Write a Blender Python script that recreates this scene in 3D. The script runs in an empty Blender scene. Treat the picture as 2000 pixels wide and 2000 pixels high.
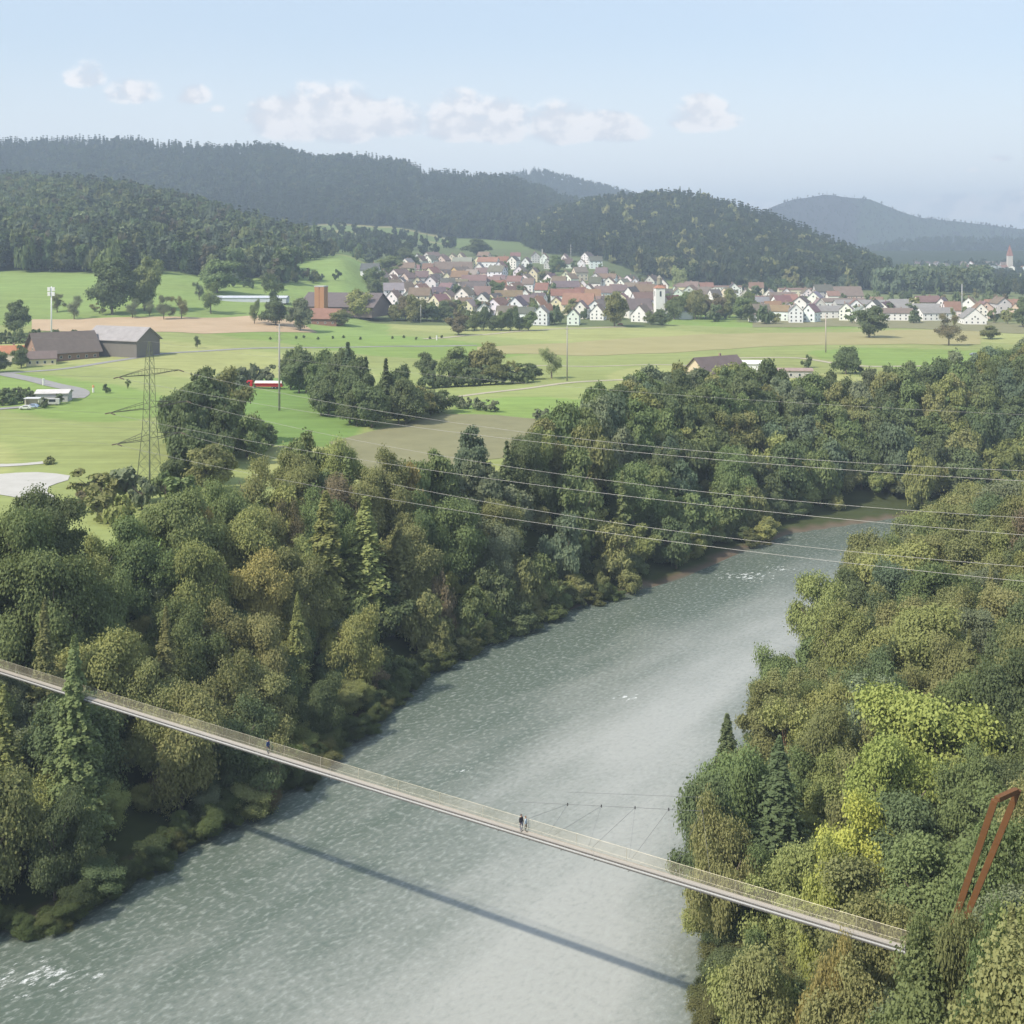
import bpy, math, random
import numpy as np
from mathutils import Vector, Matrix

rad = math.radians
S = bpy.context.scene
COL = S.collection
random.seed(7)
RNG = np.random.default_rng(11)

# ------------------------------------------------------------------ camera, sky, sun, exposure
CAMZ, F, HOR = 88.0, 2400.0, 470.0          # metres above the water; focal length and horizon of the 2000 px picture
K = 2000.0 / 1932.0
cam = bpy.data.cameras.new('camera'); cam_o = bpy.data.objects.new('camera', cam); COL.objects.link(cam_o)
cam_o.location = (0, 0, CAMZ); cam_o.rotation_euler = (rad(90), 0, 0)
cam.sensor_width = 36; cam.lens = F / 2000 * 36; cam.shift_y = -(1000 - HOR) / 2000
cam.clip_start = 1; cam.clip_end = 40000
S.camera = cam_o

SUN_EL, SUN_TO = 47.0, 35.0                 # elevation; the light travels towards +x, swung 35 degrees away from the camera
sl = bpy.data.lights.new('sun', 'SUN'); so = bpy.data.objects.new('sun', sl); COL.objects.link(so)
sl.energy = 3.5; sl.angle = rad(0.8); sl.color = (1.0, 0.91, 0.76)
ldir = Vector((math.cos(rad(SUN_TO)) * math.cos(rad(SUN_EL)), math.sin(rad(SUN_TO)) * math.cos(rad(SUN_EL)), -math.sin(rad(SUN_EL))))
so.rotation_euler = ldir.to_track_quat('-Z', 'Y').to_euler()

S.view_settings.view_transform = 'Standard'; S.view_settings.look = 'None'
S.view_settings.exposure = 0.52; S.view_settings.gamma = 1; S.view_settings.use_curve_mapping = False
S.render.engine = 'CYCLES'
cy = S.cycles
cy.max_bounces = 5; cy.diffuse_bounces = 3; cy.glossy_bounces = 2; cy.transmission_bounces = 3; cy.volume_bounces = 0
cy.transparent_max_bounces = 10; cy.use_adaptive_sampling = True; cy.adaptive_threshold = 0.015
cy.use_denoising = True; cy.sample_clamp_indirect = 4; cy.caustics_reflective = False; cy.caustics_refractive = False

class NT:
    """small node-tree helper"""
    def __init__(s, tree): s.t = tree; tree.nodes.clear()
    def n(s, typ, ins=None, **kw):
        nd = s.t.nodes.new(typ)
        for k, v in kw.items(): setattr(nd, k, v)
        for k, v in (ins or {}).items(): s.set(nd, k, v)
        return nd
    def set(s, nd, k, v):
        sock = nd.inputs[k]
        if isinstance(v, bpy.types.NodeSocket): s.t.links.new(v, sock)
        elif isinstance(v, bpy.types.Node): s.t.links.new(v.outputs[0], sock)
        else:
            if hasattr(sock.default_value, '__len__') and len(sock.default_value) == 4 and len(v) == 3: v = (*v, 1)
            sock.default_value = v
    def m(s, op, a, b=0.0, c=0.0, clamp=False):
        nd = s.n('ShaderNodeMath', {0: a, 1: b, 2: c}, operation=op); nd.use_clamp = clamp
        return nd.outputs[0]
    def mix(s, f, a, b, typ='MIX'):
        nd = s.n('ShaderNodeMix', data_type='RGBA', blend_type=typ)
        s.set(nd, 0, f); s.set(nd, 6, a); s.set(nd, 7, b)
        return nd.outputs[2]
    def ramp(s, f, a, b):
        nd = s.n('ShaderNodeMapRange', {0: f, 1: a, 2: b}, interpolation_type='SMOOTHSTEP'); return nd.outputs[0]

w = bpy.data.worlds.new('World'); S.world = w; w.use_nodes = True
T_ = NT(w.node_tree)
sky = T_.n('ShaderNodeTexSky', sky_type='NISHITA'); sky.sun_disc = False
sky.sun_elevation = rad(SUN_EL)
az = math.atan2(-ldir.x, -ldir.y)           # towards the sun, clockwise from +y
sky.sun_rotation = az; sky.air_density = 1.0; sky.dust_density = 1.6; sky.ozone_density = 1.2
tc = T_.n('ShaderNodeTexCoord'); sx = T_.n('ShaderNodeSeparateXYZ', {0: tc.outputs['Generated']})
ymax = T_.m('MAXIMUM', sx.outputs[1], 0.02)
U = T_.m('DIVIDE', sx.outputs[0], ymax); V = T_.m('DIVIDE', sx.outputs[2], ymax)
front = T_.m('GREATER_THAN', sx.outputs[1], 0.1)
def cl(px, py, a, b, amp=1.0):
    px *= K; py *= K
    du = T_.m('DIVIDE', T_.m('SUBTRACT', U, (px - 1000) / F), a * .88 * K / F)
    dv0 = T_.m('SUBTRACT', V, (HOR - py) / F)
    up = T_.m('MAXIMUM', T_.m('DIVIDE', dv0, b * K / F), 0); dn = T_.m('MINIMUM', T_.m('DIVIDE', dv0, b * K * 0.38 / F), 0)
    r2 = T_.m('ADD', T_.m('MULTIPLY', du, du), T_.m('ADD', T_.m('MULTIPLY', up, up), T_.m('MULTIPLY', dn, dn)))
    return T_.m('MULTIPLY', T_.m('MAXIMUM', T_.m('SUBTRACT', 1.0, r2), 0), amp)
# cloud banks by bearing and height above the horizon (cumulus with flat undersides)
clouds = [(570, 238, 130, 92, 1.45), (645, 238, 125, 96, 1.45), (720, 240, 120, 66, 1.3), (505, 226, 65, 52, 1.1), (865, 240, 95, 84, 1.35), (940, 246, 100, 80, 1.3),
          (900, 255, 120, 40, .9), (1055, 250, 90, 72, 1.35), (1135, 254, 120, 52, 1.3), (1325, 232, 85, 62, 1.3), (1375, 232, 40, 30, .8),
          (160, 152, 56, 46, .95), (250, 182, 75, 46, .9), (362, 186, 50, 34, .85), (420, 208, 40, 14, .5), (1890, 300, 34, 14, .6), (1835, 322, 22, 9, .5),
          (1440, 400, 80, 48, .8), (1800, 400, 130, 44, .7), (1920, 405, 110, 60, .8), (2050, 400, 150, 70, .8), (1550, 240, 30, 6, .3), (-150, 260, 160, 60, .9)]
acc = None
for c in clouds:
    e = cl(*c); acc = e if acc is None else T_.m('MAXIMUM', acc, e)
uv = T_.n('ShaderNodeCombineXYZ', {0: U, 1: V})
def nz(scale, det=7, off=(0, 0, 0), ru=.55):
    mp = T_.n('ShaderNodeMapping', {0: uv.outputs[0], 'Location': off, 'Scale': (1, 1.35, 1)})
    return T_.n('ShaderNodeTexNoise', {'Vector': mp.outputs[0], 'Scale': scale, 'Detail': det, 'Roughness': ru}).outputs[0]
n1 = nz(34)
dens = T_.m('MULTIPLY', T_.m('ADD', acc, T_.m('MULTIPLY', T_.m('SUBTRACT', n1, .50), 2.9)), T_.m('GREATER_THAN', acc, 0.001))
cov = T_.m('MULTIPLY', T_.m('MULTIPLY', T_.ramp(dens, -.02, .95), T_.m('MINIMUM', T_.m('MULTIPLY', acc, 3.0), 1.0)), .88)
# light side of a cloud: denser towards the lower right than towards the sun
lit = T_.ramp(T_.m('SUBTRACT', n1, nz(34, 7, (.012, -.010, 0))), -.09, .09)
body = T_.ramp(dens, .1, 1.2)
ccol = T_.mix(lit, (.50, .53, .59, 1), (.84, .81, .80, 1))
ccol = T_.mix(T_.m('MULTIPLY', body, .55), ccol, (.72, .70, .70, 1))
low = T_.ramp(V, .18, .03)
base_sky = T_.n('ShaderNodeVectorMath', {0: sky.outputs[0], 1: (.118, .118, .118)}, operation='MULTIPLY').outputs[0]
base_sky = T_.mix(.50, base_sky, (.61, .70, .79, 1))
base_sky = T_.mix(T_.m('MULTIPLY', low, .75), base_sky, (.77, .79, .80, 1))
thin = T_.m('MULTIPLY', T_.ramp(nz(5, 4, (3, 1, 0)), .45, .75), .12)
base_sky = T_.mix(thin, base_sky, (.60, .63, .67, 1))
final = T_.mix(T_.m('MULTIPLY', cov, front), base_sky, ccol)
bg = T_.n('ShaderNodeBackground', {0: final, 1: 1.02})
T_.n('ShaderNodeOutputWorld', {0: bg.outputs[0]})

# ------------------------------------------------------------------ materials
def mat(name, build, **kw):
    m = bpy.data.materials.new(name); m.use_nodes = True
    t = NT(m.node_tree); sh = build(t)
    out = t.n('ShaderNodeOutputMaterial'); t.set(out, 0, sh)
    for k, v in kw.items(): setattr(m, k, v)
    return m
def noise(t, scale, det=3, vec=None, ru=.5):
    if vec is None: vec = t.n('ShaderNodeTexCoord').outputs['Object']
    return t.n('ShaderNodeTexNoise', {'Vector': vec, 'Scale': scale, 'Detail': det, 'Roughness': ru}).outputs[0]
def bump(t, h, strength=.3, dist=.1):
    return t.n('ShaderNodeBump', {'Strength': strength, 'Distance': dist, 'Height': h}).outputs[0]

def leaf_shader(source):
    def b(t):
        if source == 'object':
            oi = t.n('ShaderNodeObjectInfo'); c = oi.outputs['Color']; r = oi.outputs['Random']
        else:
            a = t.n('ShaderNodeAttribute', attribute_name='tint', attribute_type='INSTANCER'); c = a.outputs[0]
            r = t.n('ShaderNodeObjectInfo').outputs['Random']
        p = t.n('ShaderNodeNewGeometry').outputs['Position']
        n1 = noise(t, .35, 3, p); n2 = noise(t, 1.7, 2, p)
        f = t.m('ADD', t.m('MULTIPLY', n1, .9), t.m('MULTIPLY', n2, .8))
        hs = t.n('ShaderNodeHueSaturation', {'Hue': t.m('ADD', .485, t.m('MULTIPLY', r, .03)), 'Saturation': .90, 'Value': t.m('ADD', 1.18, t.m('MULTIPLY', f, .55)), 'Color': c})
        d = t.n('ShaderNodeBsdfDiffuse', {0: hs.outputs[0]})
        tr = t.n('ShaderNodeBsdfTranslucent', {0: t.mix(.5, hs.outputs[0], (.20, .25, .03, 1), 'MIX')})
        return t.n('ShaderNodeMixShader', {0: .34, 1: d.outputs[0], 2: tr.outputs[0]}).outputs[0]
    return b
M_LEAF = mat('leaf', leaf_shader('object'))
M_LEAF_FAR = mat('leaf_far', leaf_shader('inst'))
M_BARK = mat('bark', lambda t: t.n('ShaderNodeBsdfPrincipled', {'Base Color': t.mix(noise(t, 2, 4), (.10, .075, .05, 1), (.24, .20, .16, 1)), 'Roughness': .9}).outputs[0])
M_BARK_RED = mat('bark_red', lambda t: t.n('ShaderNodeBsdfPrincipled', {'Base Color': t.mix(noise(t, 2, 4), (.26, .14, .09, 1), (.38, .24, .17, 1)), 'Roughness': .9}).outputs[0])

def col_mat(name, rough=.8, var=.25, sc=.4, metal=0.0, wave=None, bmp=0):
    def b(t):
        c = t.n('ShaderNodeObjectInfo').outputs['Color']
        n = noise(t, sc, 5, None, .6)
        v = t.m('ADD', 1 - var, t.m('MULTIPLY', n, 2 * var))
        if wave:
            wv = t.n('ShaderNodeTexWave', {'Vector': t.n('ShaderNodeTexCoord').outputs['Object'], 'Scale': wave, 'Distortion': .6}, bands_direction='X').outputs[1]
            v = t.m('MULTIPLY', v, t.m('ADD', .86, t.m('MULTIPLY', wv, .2)))
        cc = t.n('ShaderNodeVectorMath', {0: c, 1: t.n('ShaderNodeCombineXYZ', {0: v, 1: v, 2: v}).outputs[0]}, operation='MULTIPLY').outputs[0]
        ins = {'Base Color': cc, 'Roughness': rough, 'Metallic': metal}
        if bmp: ins['Normal'] = bump(t, n, .5, bmp)
        return t.n('ShaderNodeBsdfPrincipled', ins).outputs[0]
    return mat(name, b)
M_WALL = col_mat('render_wall', .9, .10, .5)
M_ROOF = col_mat('roof_tiles', .85, .32, .35, wave=1.6)
M_PAINT = col_mat('paint', .45, .10, 1.5)
M_STEEL = col_mat('steel', .5, .25, 2.0, .6)
M_CLOTH = col_mat('cloth', .9, .15, 6)
M_CORTEN = col_mat('weathering_steel', .85, .28, 1.3, bmp=.02)
M_GLASS = mat('window_glass', lambda t: t.n('ShaderNodeBsdfPrincipled', {'Base Color': (.04, .05, .06, 1), 'Roughness': .12}).outputs[0])

def ground_b(t):
    a = t.n('ShaderNodeAttribute', attribute_name='field').outputs[0]
    p = t.n('ShaderNodeNewGeometry').outputs['Position']
    n1 = noise(t, .012, 4, p); n2 = noise(t, .15, 4, p, .65)
    mp = t.n('ShaderNodeMapping', {0: p, 'Rotation': (0, 0, rad(24)), 'Scale': (.02, .38, 1)})
    n3 = noise(t, 1, 3, mp.outputs[0])
    mp2 = t.n('ShaderNodeMapping', {0: p, 'Rotation': (0, 0, rad(-12)), 'Scale': (.012, .11, 1)})
    n4 = noise(t, 1, 4, mp2.outputs[0], .6)
    v = t.m('ADD', .15, t.m('ADD', t.m('MULTIPLY', n1, .42), t.m('ADD', t.m('MULTIPLY', n2, .36), t.m('ADD', t.m('MULTIPLY', n4, .44), t.m('MULTIPLY', n3, .46)))))
    cc = t.n('ShaderNodeVectorMath', {0: a, 1: t.n('ShaderNodeCombineXYZ', {0: v, 1: v, 2: v}).outputs[0]}, operation='MULTIPLY').outputs[0]
    hs = t.n('ShaderNodeHueSaturation', {'Hue': t.m('ADD', .485, t.m('MULTIPLY', n1, .03)), 'Color': cc})
    return t.n('ShaderNodeBsdfPrincipled', {'Base Color': hs.outputs[0], 'Roughness': 1.0, 'Specular IOR Level': .1}).outputs[0]
M_GROUND = mat('ground', ground_b)

def water_b(t):
    a = t.n('ShaderNodeAttribute', attribute_name='sky_sheen').outputs[2]
    fo = t.n('ShaderNodeAttribute', attribute_name='foam').outputs[2]
    fl = t.n('ShaderNodeAttribute', attribute_name='flow').outputs[1]     # coordinates across and along the current
    def n(sc, det, s, ru=.55):
        mp = t.n('ShaderNodeMapping', {0: fl, 'Scale': (s[0], s[1], 1)})
        return t.n('ShaderNodeTexNoise', {'Vector': mp.outputs[0], 'Scale': sc, 'Detail': det, 'Roughness': ru}).outputs[0]
    rip = n(1, 5, (1.5, .8)); big = n(1, 3, (.035, .012)); mid = n(1, 4, (.14, .05)); tiny = n(1, 2, (4.0, 2.2))
    sheen = t.m('ADD', a, t.m('ADD', t.m('MULTIPLY', t.m('SUBTRACT', big, .5), 1.3), t.m('MULTIPLY', t.m('SUBTRACT', mid, .5), .7)), clamp=True)
    c = t.mix(sheen, (.118, .148, .122, 1), (.365, .375, .35, 1))  # painted reflections: dark wood at the low end, bright sky at the high end
    c = t.mix(t.m('MULTIPLY', t.ramp(rip, .48, .75), t.m('SUBTRACT', .50, t.m('MULTIPLY', sheen, .30))), c, (.46, .50, .47, 1))
    c = t.mix(t.m('MULTIPLY', t.ramp(rip, .50, .28), t.m('MULTIPLY', t.m('ADD', .12, t.m('MULTIPLY', mid, .75)), t.m('SUBTRACT', 1.0, t.m('MULTIPLY', sheen, .7)))), c, (.085, .125, .105, 1))
    calm = t.m('SUBTRACT', 1.0, t.m('MULTIPLY', sheen, .65))
    fm = t.m('MULTIPLY', t.ramp(t.m('ADD', n(1, 6, (1.0, .4), .7), t.m('MULTIPLY', fo, .17)), .64, .80), t.m('MINIMUM', t.m('MULTIPLY', fo, 3), 1))
    glint = t.m('MULTIPLY', t.ramp(n(1, 5, (.25, .7), .75), .745, .80), .5)  # white glints painted as specks over the river, joined to the foam
    fm = t.m('MAXIMUM', fm, glint)
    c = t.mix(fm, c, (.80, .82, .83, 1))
    h = t.m('ADD', t.m('MULTIPLY', rip, .55), t.m('ADD', t.m('MULTIPLY', mid, .7), t.m('MULTIPLY', tiny, .12)))
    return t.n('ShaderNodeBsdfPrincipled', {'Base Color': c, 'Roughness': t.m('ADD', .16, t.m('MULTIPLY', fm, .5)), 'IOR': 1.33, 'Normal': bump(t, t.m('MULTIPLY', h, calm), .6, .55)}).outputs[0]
M_WATER = mat('river_water', water_b)
def flat(name, c1, c2, sc=.3, rough=.95):
    return mat(name, lambda t: t.n('ShaderNodeBsdfPrincipled', {'Base Color': t.mix(noise(t, sc, 5, t.n('ShaderNodeNewGeometry').outputs['Position'], .6), (*c1, 1), (*c2, 1)), 'Roughness': rough, 'Specular IOR Level': .2}).outputs[0])
M_ROAD = flat('asphalt', (.22, .22, .22), (.36, .35, .34))
M_TRACK = flat('gravel_track', (.34, .31, .23), (.52, .47, .36))
M_GRAVEL = flat('pale_gravel', (.40, .39, .36), (.56, .55, .52))
M_SOIL = flat('bare_soil', (.36, .26, .16), (.56, .43, .29), .05)
M_STUBBLE = flat('stubble', (.17, .165, .09), (.28, .27, .15), .12)
M_DRY = flat('dry_grass', (.27, .25, .11), (.40, .36, .18), .05)
M_SHORE = flat('shore_gravel', (.12, .095, .07), (.30, .24, .18), .8)

# ------------------------------------------------------------------ mesh helpers
def mesh(name, V, faces, mats, parent=None, midx=None, smooth=False, color=None, link=True):
    me = bpy.data.meshes.new(name)
    V = np.asarray(V, dtype=np.float32)
    if isinstance(faces, np.ndarray):
        n, k = faces.shape
        me.vertices.add(len(V)); me.vertices.foreach_set('co', V.ravel())
        me.loops.add(n * k); me.loops.foreach_set('vertex_index', faces.astype(np.int32).ravel())
        me.polygons.add(n); me.polygons.foreach_set('loop_start', np.arange(0, n * k, k, dtype=np.int32))
    else:
        me.from_pydata([tuple(map(float, v)) for v in V], [], [tuple(f) for f in faces])
    for m in (mats if isinstance(mats, (list, tuple)) else [mats]): me.materials.append(m)
    if midx is not None: me.polygons.foreach_set('material_index', np.asarray(midx, dtype=np.int32))
    me.update(calc_edges=True)
    if smooth: me.polygons.foreach_set('use_smooth', [True] * len(me.polygons))
    if not link: return me
    return ob(name, me, parent, color)
def ob(name, me, parent=None, color=None, loc=None, rz=None, sc=None):
    o = bpy.data.objects.new(name, me); COL.objects.link(o)
    if parent: o.parent = parent
    if color is not None: o.color = (*color[:3], 1)
    if loc is not None: o.location = loc
    if rz is not None: o.rotation_euler = (0, 0, rz)
    if sc is not None: o.scale = sc if hasattr(sc, '__len__') else (sc, sc, sc)
    return o
def tag(o, label=None, cat=None, group=None, kind=None):
    if label: o['label'] = label
    if cat: o['category'] = cat
    if group: o['group'] = group
    if kind: o['kind'] = kind
    return o
def empty(name, loc=(0, 0, 0), rz=0, label=None, cat=None, group=None):
    o = bpy.data.objects.new(name, None); COL.objects.link(o); o.location = loc; o.rotation_euler = (0, 0, rz); o.empty_display_size = .5
    return tag(o, label, cat, group)
def copy_tree(o, parent=None):
    c = o.copy(); COL.objects.link(c); c.parent = parent
    for ch in list(o.children): copy_tree(ch, c)
    return c
class MB:
    def __init__(s): s.v = []; s.f = []; s.m = []
    def add(s, vs, fs, m=0):
        b = len(s.v); s.v += [tuple(v) for v in vs]; s.f += [tuple(i + b for i in f) for f in fs]; s.m += [m] * len(fs)
    def box(s, c, d, m=0, rz=0):
        cx, cyy, cz = c; a, b, h = d[0] / 2, d[1] / 2, d[2] / 2
        ca, sa = math.cos(rz), math.sin(rz); vs = []
        for z in (-h, h):
            for x, y in ((-a, -b), (a, -b), (a, b), (-a, b)): vs.append((cx + x * ca - y * sa, cyy + x * sa + y * ca, cz + z))
        s.add(vs, [(3, 2, 1, 0), (4, 5, 6, 7), (0, 1, 5, 4), (1, 2, 6, 5), (2, 3, 7, 6), (3, 0, 4, 7)], m)
    def tube(s, p, q, r, r2=None, n=6, m=0, cap=True):
        p, q = Vector(p), Vector(q); r2 = r if r2 is None else r2
        d = (q - p).normalized(); a = d.orthogonal().normalized(); b = d.cross(a)
        vs = []
        for c, rr in ((p, r), (q, r2)):
            for i in range(n):
                t = 2 * math.pi * i / n; vs.append(c + (a * math.cos(t) + b * math.sin(t)) * rr)
        fs = [(i, (i + 1) % n, n + (i + 1) % n, n + i) for i in range(n)]
        if cap: fs += [tuple(range(n - 1, -1, -1)), tuple(range(n, 2 * n))]
        s.add(vs, fs, m)
    def path(s, pts, r, n=5, m=0):
        pts = [Vector(p) for p in pts]; vs = []; fs = []
        for i, p in enumerate(pts):
            d = (pts[min(i + 1, len(pts) - 1)] - pts[max(i - 1, 0)]).normalized()
            a = d.cross(Vector((0, 0, 1))).normalized() if abs(d.z) < .99 else Vector((1, 0, 0)); b = d.cross(a)
            for k in range(n):
                t = 2 * math.pi * k / n; vs.append(p + (a * math.cos(t) + b * math.sin(t)) * (r[i] if hasattr(r, '__len__') else r))
        for i in range(len(pts) - 1):
            for k in range(n): fs.append((i * n + k, i * n + (k + 1) % n, (i + 1) * n + (k + 1) % n, (i + 1) * n + k))
        s.add(vs, fs, m)
    def build(s, name, mats, parent=None, color=None, smooth=False, link=True):
        return mesh(name, s.v, s.f, mats, parent, s.m, smooth, color, link)

# ------------------------------------------------------------------ the lie of the land
Lb = np.array([(-900, -60), (-300, 15), (-200, 60), (-130, 104), (-90, 132), (-66, 155), (-58, 158), (-47, 180), (-34.5, 201), (-28, 216), (-20, 244), (-5, 269), (15, 294), (44, 319), (60, 340), (83, 368), (109, 382), (143, 401), (190, 425), (280, 452), (430, 462), (900, 440)], float)
Rb = np.array([(-900, -170), (-260, -70), (-150, -25), (-60, 32), (-8, 72), (15, 103), (22.5, 132), (29, 164), (36, 187), (49, 226), (75, 268), (95, 302), (130, 340), (172, 364), (230, 384), (300, 396), (430, 400), (900, 370)], float)
def pl_dist(P, L):
    best = np.full(len(P), 1e9)
    for a, b in zip(L[:-1], L[1:]):
        d = b - a; t = np.clip(((P - a) @ d) / (d @ d), 0, 1)
        q = a + t[:, None] * d; best = np.minimum(best, np.hypot(*(P - q).T))
    return best
def in_poly(P, poly):
    x, y = P[:, 0], P[:, 1]; ins = np.zeros(len(P), bool); n = len(poly)
    for i in range(n):
        (x1, y1), (x2, y2) = poly[i], poly[(i + 1) % n]
        c = ((y1 > y) != (y2 > y)); xi = (x2 - x1) * (y - y1) / (y2 - y1 + 1e-12) + x1
        ins ^= c & (x < xi)
    return ins
RIV = np.vstack([Lb, Rb[::-1]])
KD = np.array([0, 600, 800, 870, 1050, 1300, 1700, 2300, 2700, 3200, 9000.])
BASEX = np.array([-1500, 0, 300, 500, 660, 750, 900, 1150, 1300, 1450, 3500.])
BASEZ = np.array([
    [24, 25.5, 32.5, 37, 60, 75, 90, 100, 110, 120, 120], [24, 25.5, 32.5, 37, 60, 75, 90, 100, 110, 120, 120],
    [24, 25.5, 32.5, 37, 58, 72, 88, 100, 112, 120, 120], [24, 25, 30, 34, 48, 68, 80, 110, 118, 120, 120],
    [24, 24.5, 26, 28, 40, 68, 76, 117, 124, 130, 130], [24, 24, 25, 26, 30, 46, 68, 112, 124, 130, 130],
    [24, 24, 24.5, 25, 27, 40, 62, 90, 104, 110, 110], [24, 24, 24, 24.5, 26, 38, 60, 78, 90, 90, 90],
    [24, 24, 24, 24, 25, 28, 36, 46, 50, 60, 60], [24, 24, 24, 24, 24, 24.5, 25, 26, 27, 28, 28], [24, 24, 24, 24, 24, 24.5, 25, 26, 27, 28, 28]], float)
def base_z(PX, D):
    zs = np.stack([np.interp(D, KD, r) for r in BASEZ])      # (cols, n)
    i = np.clip(np.searchsorted(BASEX, PX) - 1, 0, len(BASEX) - 2)
    t = np.clip((PX - BASEX[i]) / (BASEX[i + 1] - BASEX[i]), 0, 1); t = t * t * (3 - 2 * t)
    k = np.arange(len(PX)); return zs[i, k] * (1 - t) + zs[i + 1, k] * t
# ridge lines: x and y of the tree-top line in the 2000 px photograph turned into metres by an assumed distance
LAY = {
 'A': dict(c=[(-1500, 330), (0, 337), (100, 342), (250, 354), (400, 392), (500, 417), (600, 444), (700, 486), (800, 540)], D=[(0, 1900), (500, 1550), (700, 1400)], f=[(0, 1050), (3000, 1050)], th=25),
 'B': dict(c=[(-1500, 262), (0, 272), (60, 275), (130, 270), (250, 271), (330, 277), (420, 285), (520, 281), (570, 293), (610, 306), (700, 304), (780, 312), (830, 334), (1000, 346), (1100, 382), (1200, 415), (1300, 470)], D=[(0, 3200), (3000, 3200)], f=[(0, 2300), (700, 2420), (900, 2300), (3000, 2300)], th=26),
 'C': dict(c=[(850, 430), (960, 342), (1000, 331), (1045, 323), (1120, 341), (1230, 369), (1350, 420), (1450, 480)], D=[(0, 4600), (3000, 4600)], f=[(0, 3800), (3000, 3800)], th=26),
 'D': dict(c=[(960, 500), (1040, 430), (1090, 402), (1150, 388), (1220, 378), (1295, 373), (1380, 381), (1450, 399), (1500, 415), (1555, 436), (1615, 461), (1690, 492), (1740, 512), (1790, 545), (1850, 600), (2000, 640)], D=[(0, 2500), (1300, 2450), (1700, 2050), (3000, 2000)], f=[(0, 2100), (1100, 1850), (1300, 1600), (1700, 1500), (3000, 1500)], th=26),
 'E': dict(c=[(1250, 520), (1400, 455), (1480, 412), (1510, 397), (1545, 384), (1590, 378), (1615, 373), (1650, 379), (1700, 383), (1735, 398), (1765, 410), (1800, 420), (1865, 427), (2000, 443), (2300, 455), (2700, 465)], D=[(0, 5300), (3000, 5300)], f=[(0, 4750), (3000, 4750)], th=8),
 'F': dict(c=[(1600, 500), (1690, 480), (1760, 464), (1800, 460), (2000, 460), (3500, 455)], D=[(0, 4200), (3000, 4200)], f=[(0, 3700), (3000, 3700)], th=24),
}
def lay_t(k, PX, D):
    L = LAY[k]
    Dc = np.interp(PX, *zip(*L['D'])); Df = np.interp(PX, *zip(*L['f'])); yc = np.interp(PX, *zip(*L['c']))
    return Dc, Df, (D - Df) / (Dc - Df), CAMZ + Dc * (HOR - yc) / F - L['th']
def lay_z(k, PX, D, zb):
    Dc, Df, t, zc = lay_t(k, PX, D)
    zf = base_z(PX, Df)
    tt = np.clip(t, 0, 1); s = .75 * tt + .25 * tt * tt * (3 - 2 * tt)
    z = zf + (zc - zf) * s
    back = np.clip(t - 1, 0, 3); z = np.where(t > 1, zc - (zc - 20) * .35 * np.minimum(back, 1.6), z)
    lump = 5 * np.sin(PX * .031 + D * .004 + ord(k)) * np.sin(D * .011 + PX * .008) * np.clip(t * (1 - t) * 4, 0, 1)
    return np.where((t < 0) | (zc < zf + 2), -99, z + lump)
def terr(X, Y, full=False):
    X = np.atleast_1d(np.asarray(X, float)); Y = np.atleast_1d(np.asarray(Y, float)); shp = X.shape; X = X.ravel(); Y = Y.ravel()
    D = np.maximum(Y, 1.0); PX = np.clip(1000 + F * X / np.maximum(D, 60), -1400, 3400)
    zb = base_z(PX, D); z = zb.copy()
    for k in 'ABCDEF': z = np.maximum(z, lay_z(k, PX, D, zb))
    z = z + (.5 * np.sin(X * .045 + 1) * np.sin(Y * .038) + .25 * np.sin(X * .11) * np.sin(Y * .09 + 2))
    near = (Y < 600) & (np.abs(X) < 1000)
    if near.any():
        P = np.stack([X[near], Y[near]], 1)
        dl = pl_dist(P, Lb); dr = pl_dist(P, Rb); ins = in_poly(P, RIV)
        left = (dl < dr)
        wL = np.interp(P[:, 0], [-60, -30, 25, 90], [50, 30, 28, 56])
        sm = lambda t: np.clip(t, 0, 1) ** 2 * (3 - 2 * np.clip(t, 0, 1))
        bnk = np.minimum(dl, 3) * .42 - .15
        beach = np.interp(P[:, 0], [10, 25, 75, 110, 135, 160], [2, 5, 8, 22, 14, 3]); beach = np.where(P[:, 1] < 250, 2, beach)
        zl = np.where(dl < beach, np.minimum(bnk, .18 * dl + .05), 0); dl2 = np.maximum(dl - beach, 0)
        zl = np.where(dl >= beach, .18 * beach + .05 + (z[near] - .18 * beach) * sm(dl2 / wL), zl)
        Pr = np.interp(P[:, 1], [60, 80, 105, 130, 200, 300, 420], [42, 38, 28, 18, 11, 15, 20])
        Pr = Pr + 10 * sm((dr - 70) / 160)
        zr = -.1 + np.minimum(dr, 3) * .4 + (Pr - 1.1) * sm((dr - 1) / 42)
        zi = -np.minimum(3.2, .35 * np.minimum(dl, dr) + .1)
        zz = np.where(ins, zi, np.where(left, zl, zr))
        z[near] = zz
    return z.reshape(shp)
def tz(x, y): return float(terr([x], [y])[0])
def PT(px, py, disp=True, dmax=9000):
    """point of the land seen at a pixel of the photograph (displayed coordinates by default)"""
    if disp: px *= K; py *= K
    D = np.concatenate([np.arange(90, 1200, 1.0), np.arange(1200, dmax, 6.0)])
    X = (px - 1000) / F * D; zl = CAMZ - D * (py - HOR) / F
    z = terr(X, D); hit = np.nonzero(z >= zl)[0]
    i = hit[0] if len(hit) else len(D) - 1
    return float(X[i]), float(D[i]), float(z[i])
def proj(x, y, z): return 1000 + F * x / y, HOR - F * (z - CAMZ) / y

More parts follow.
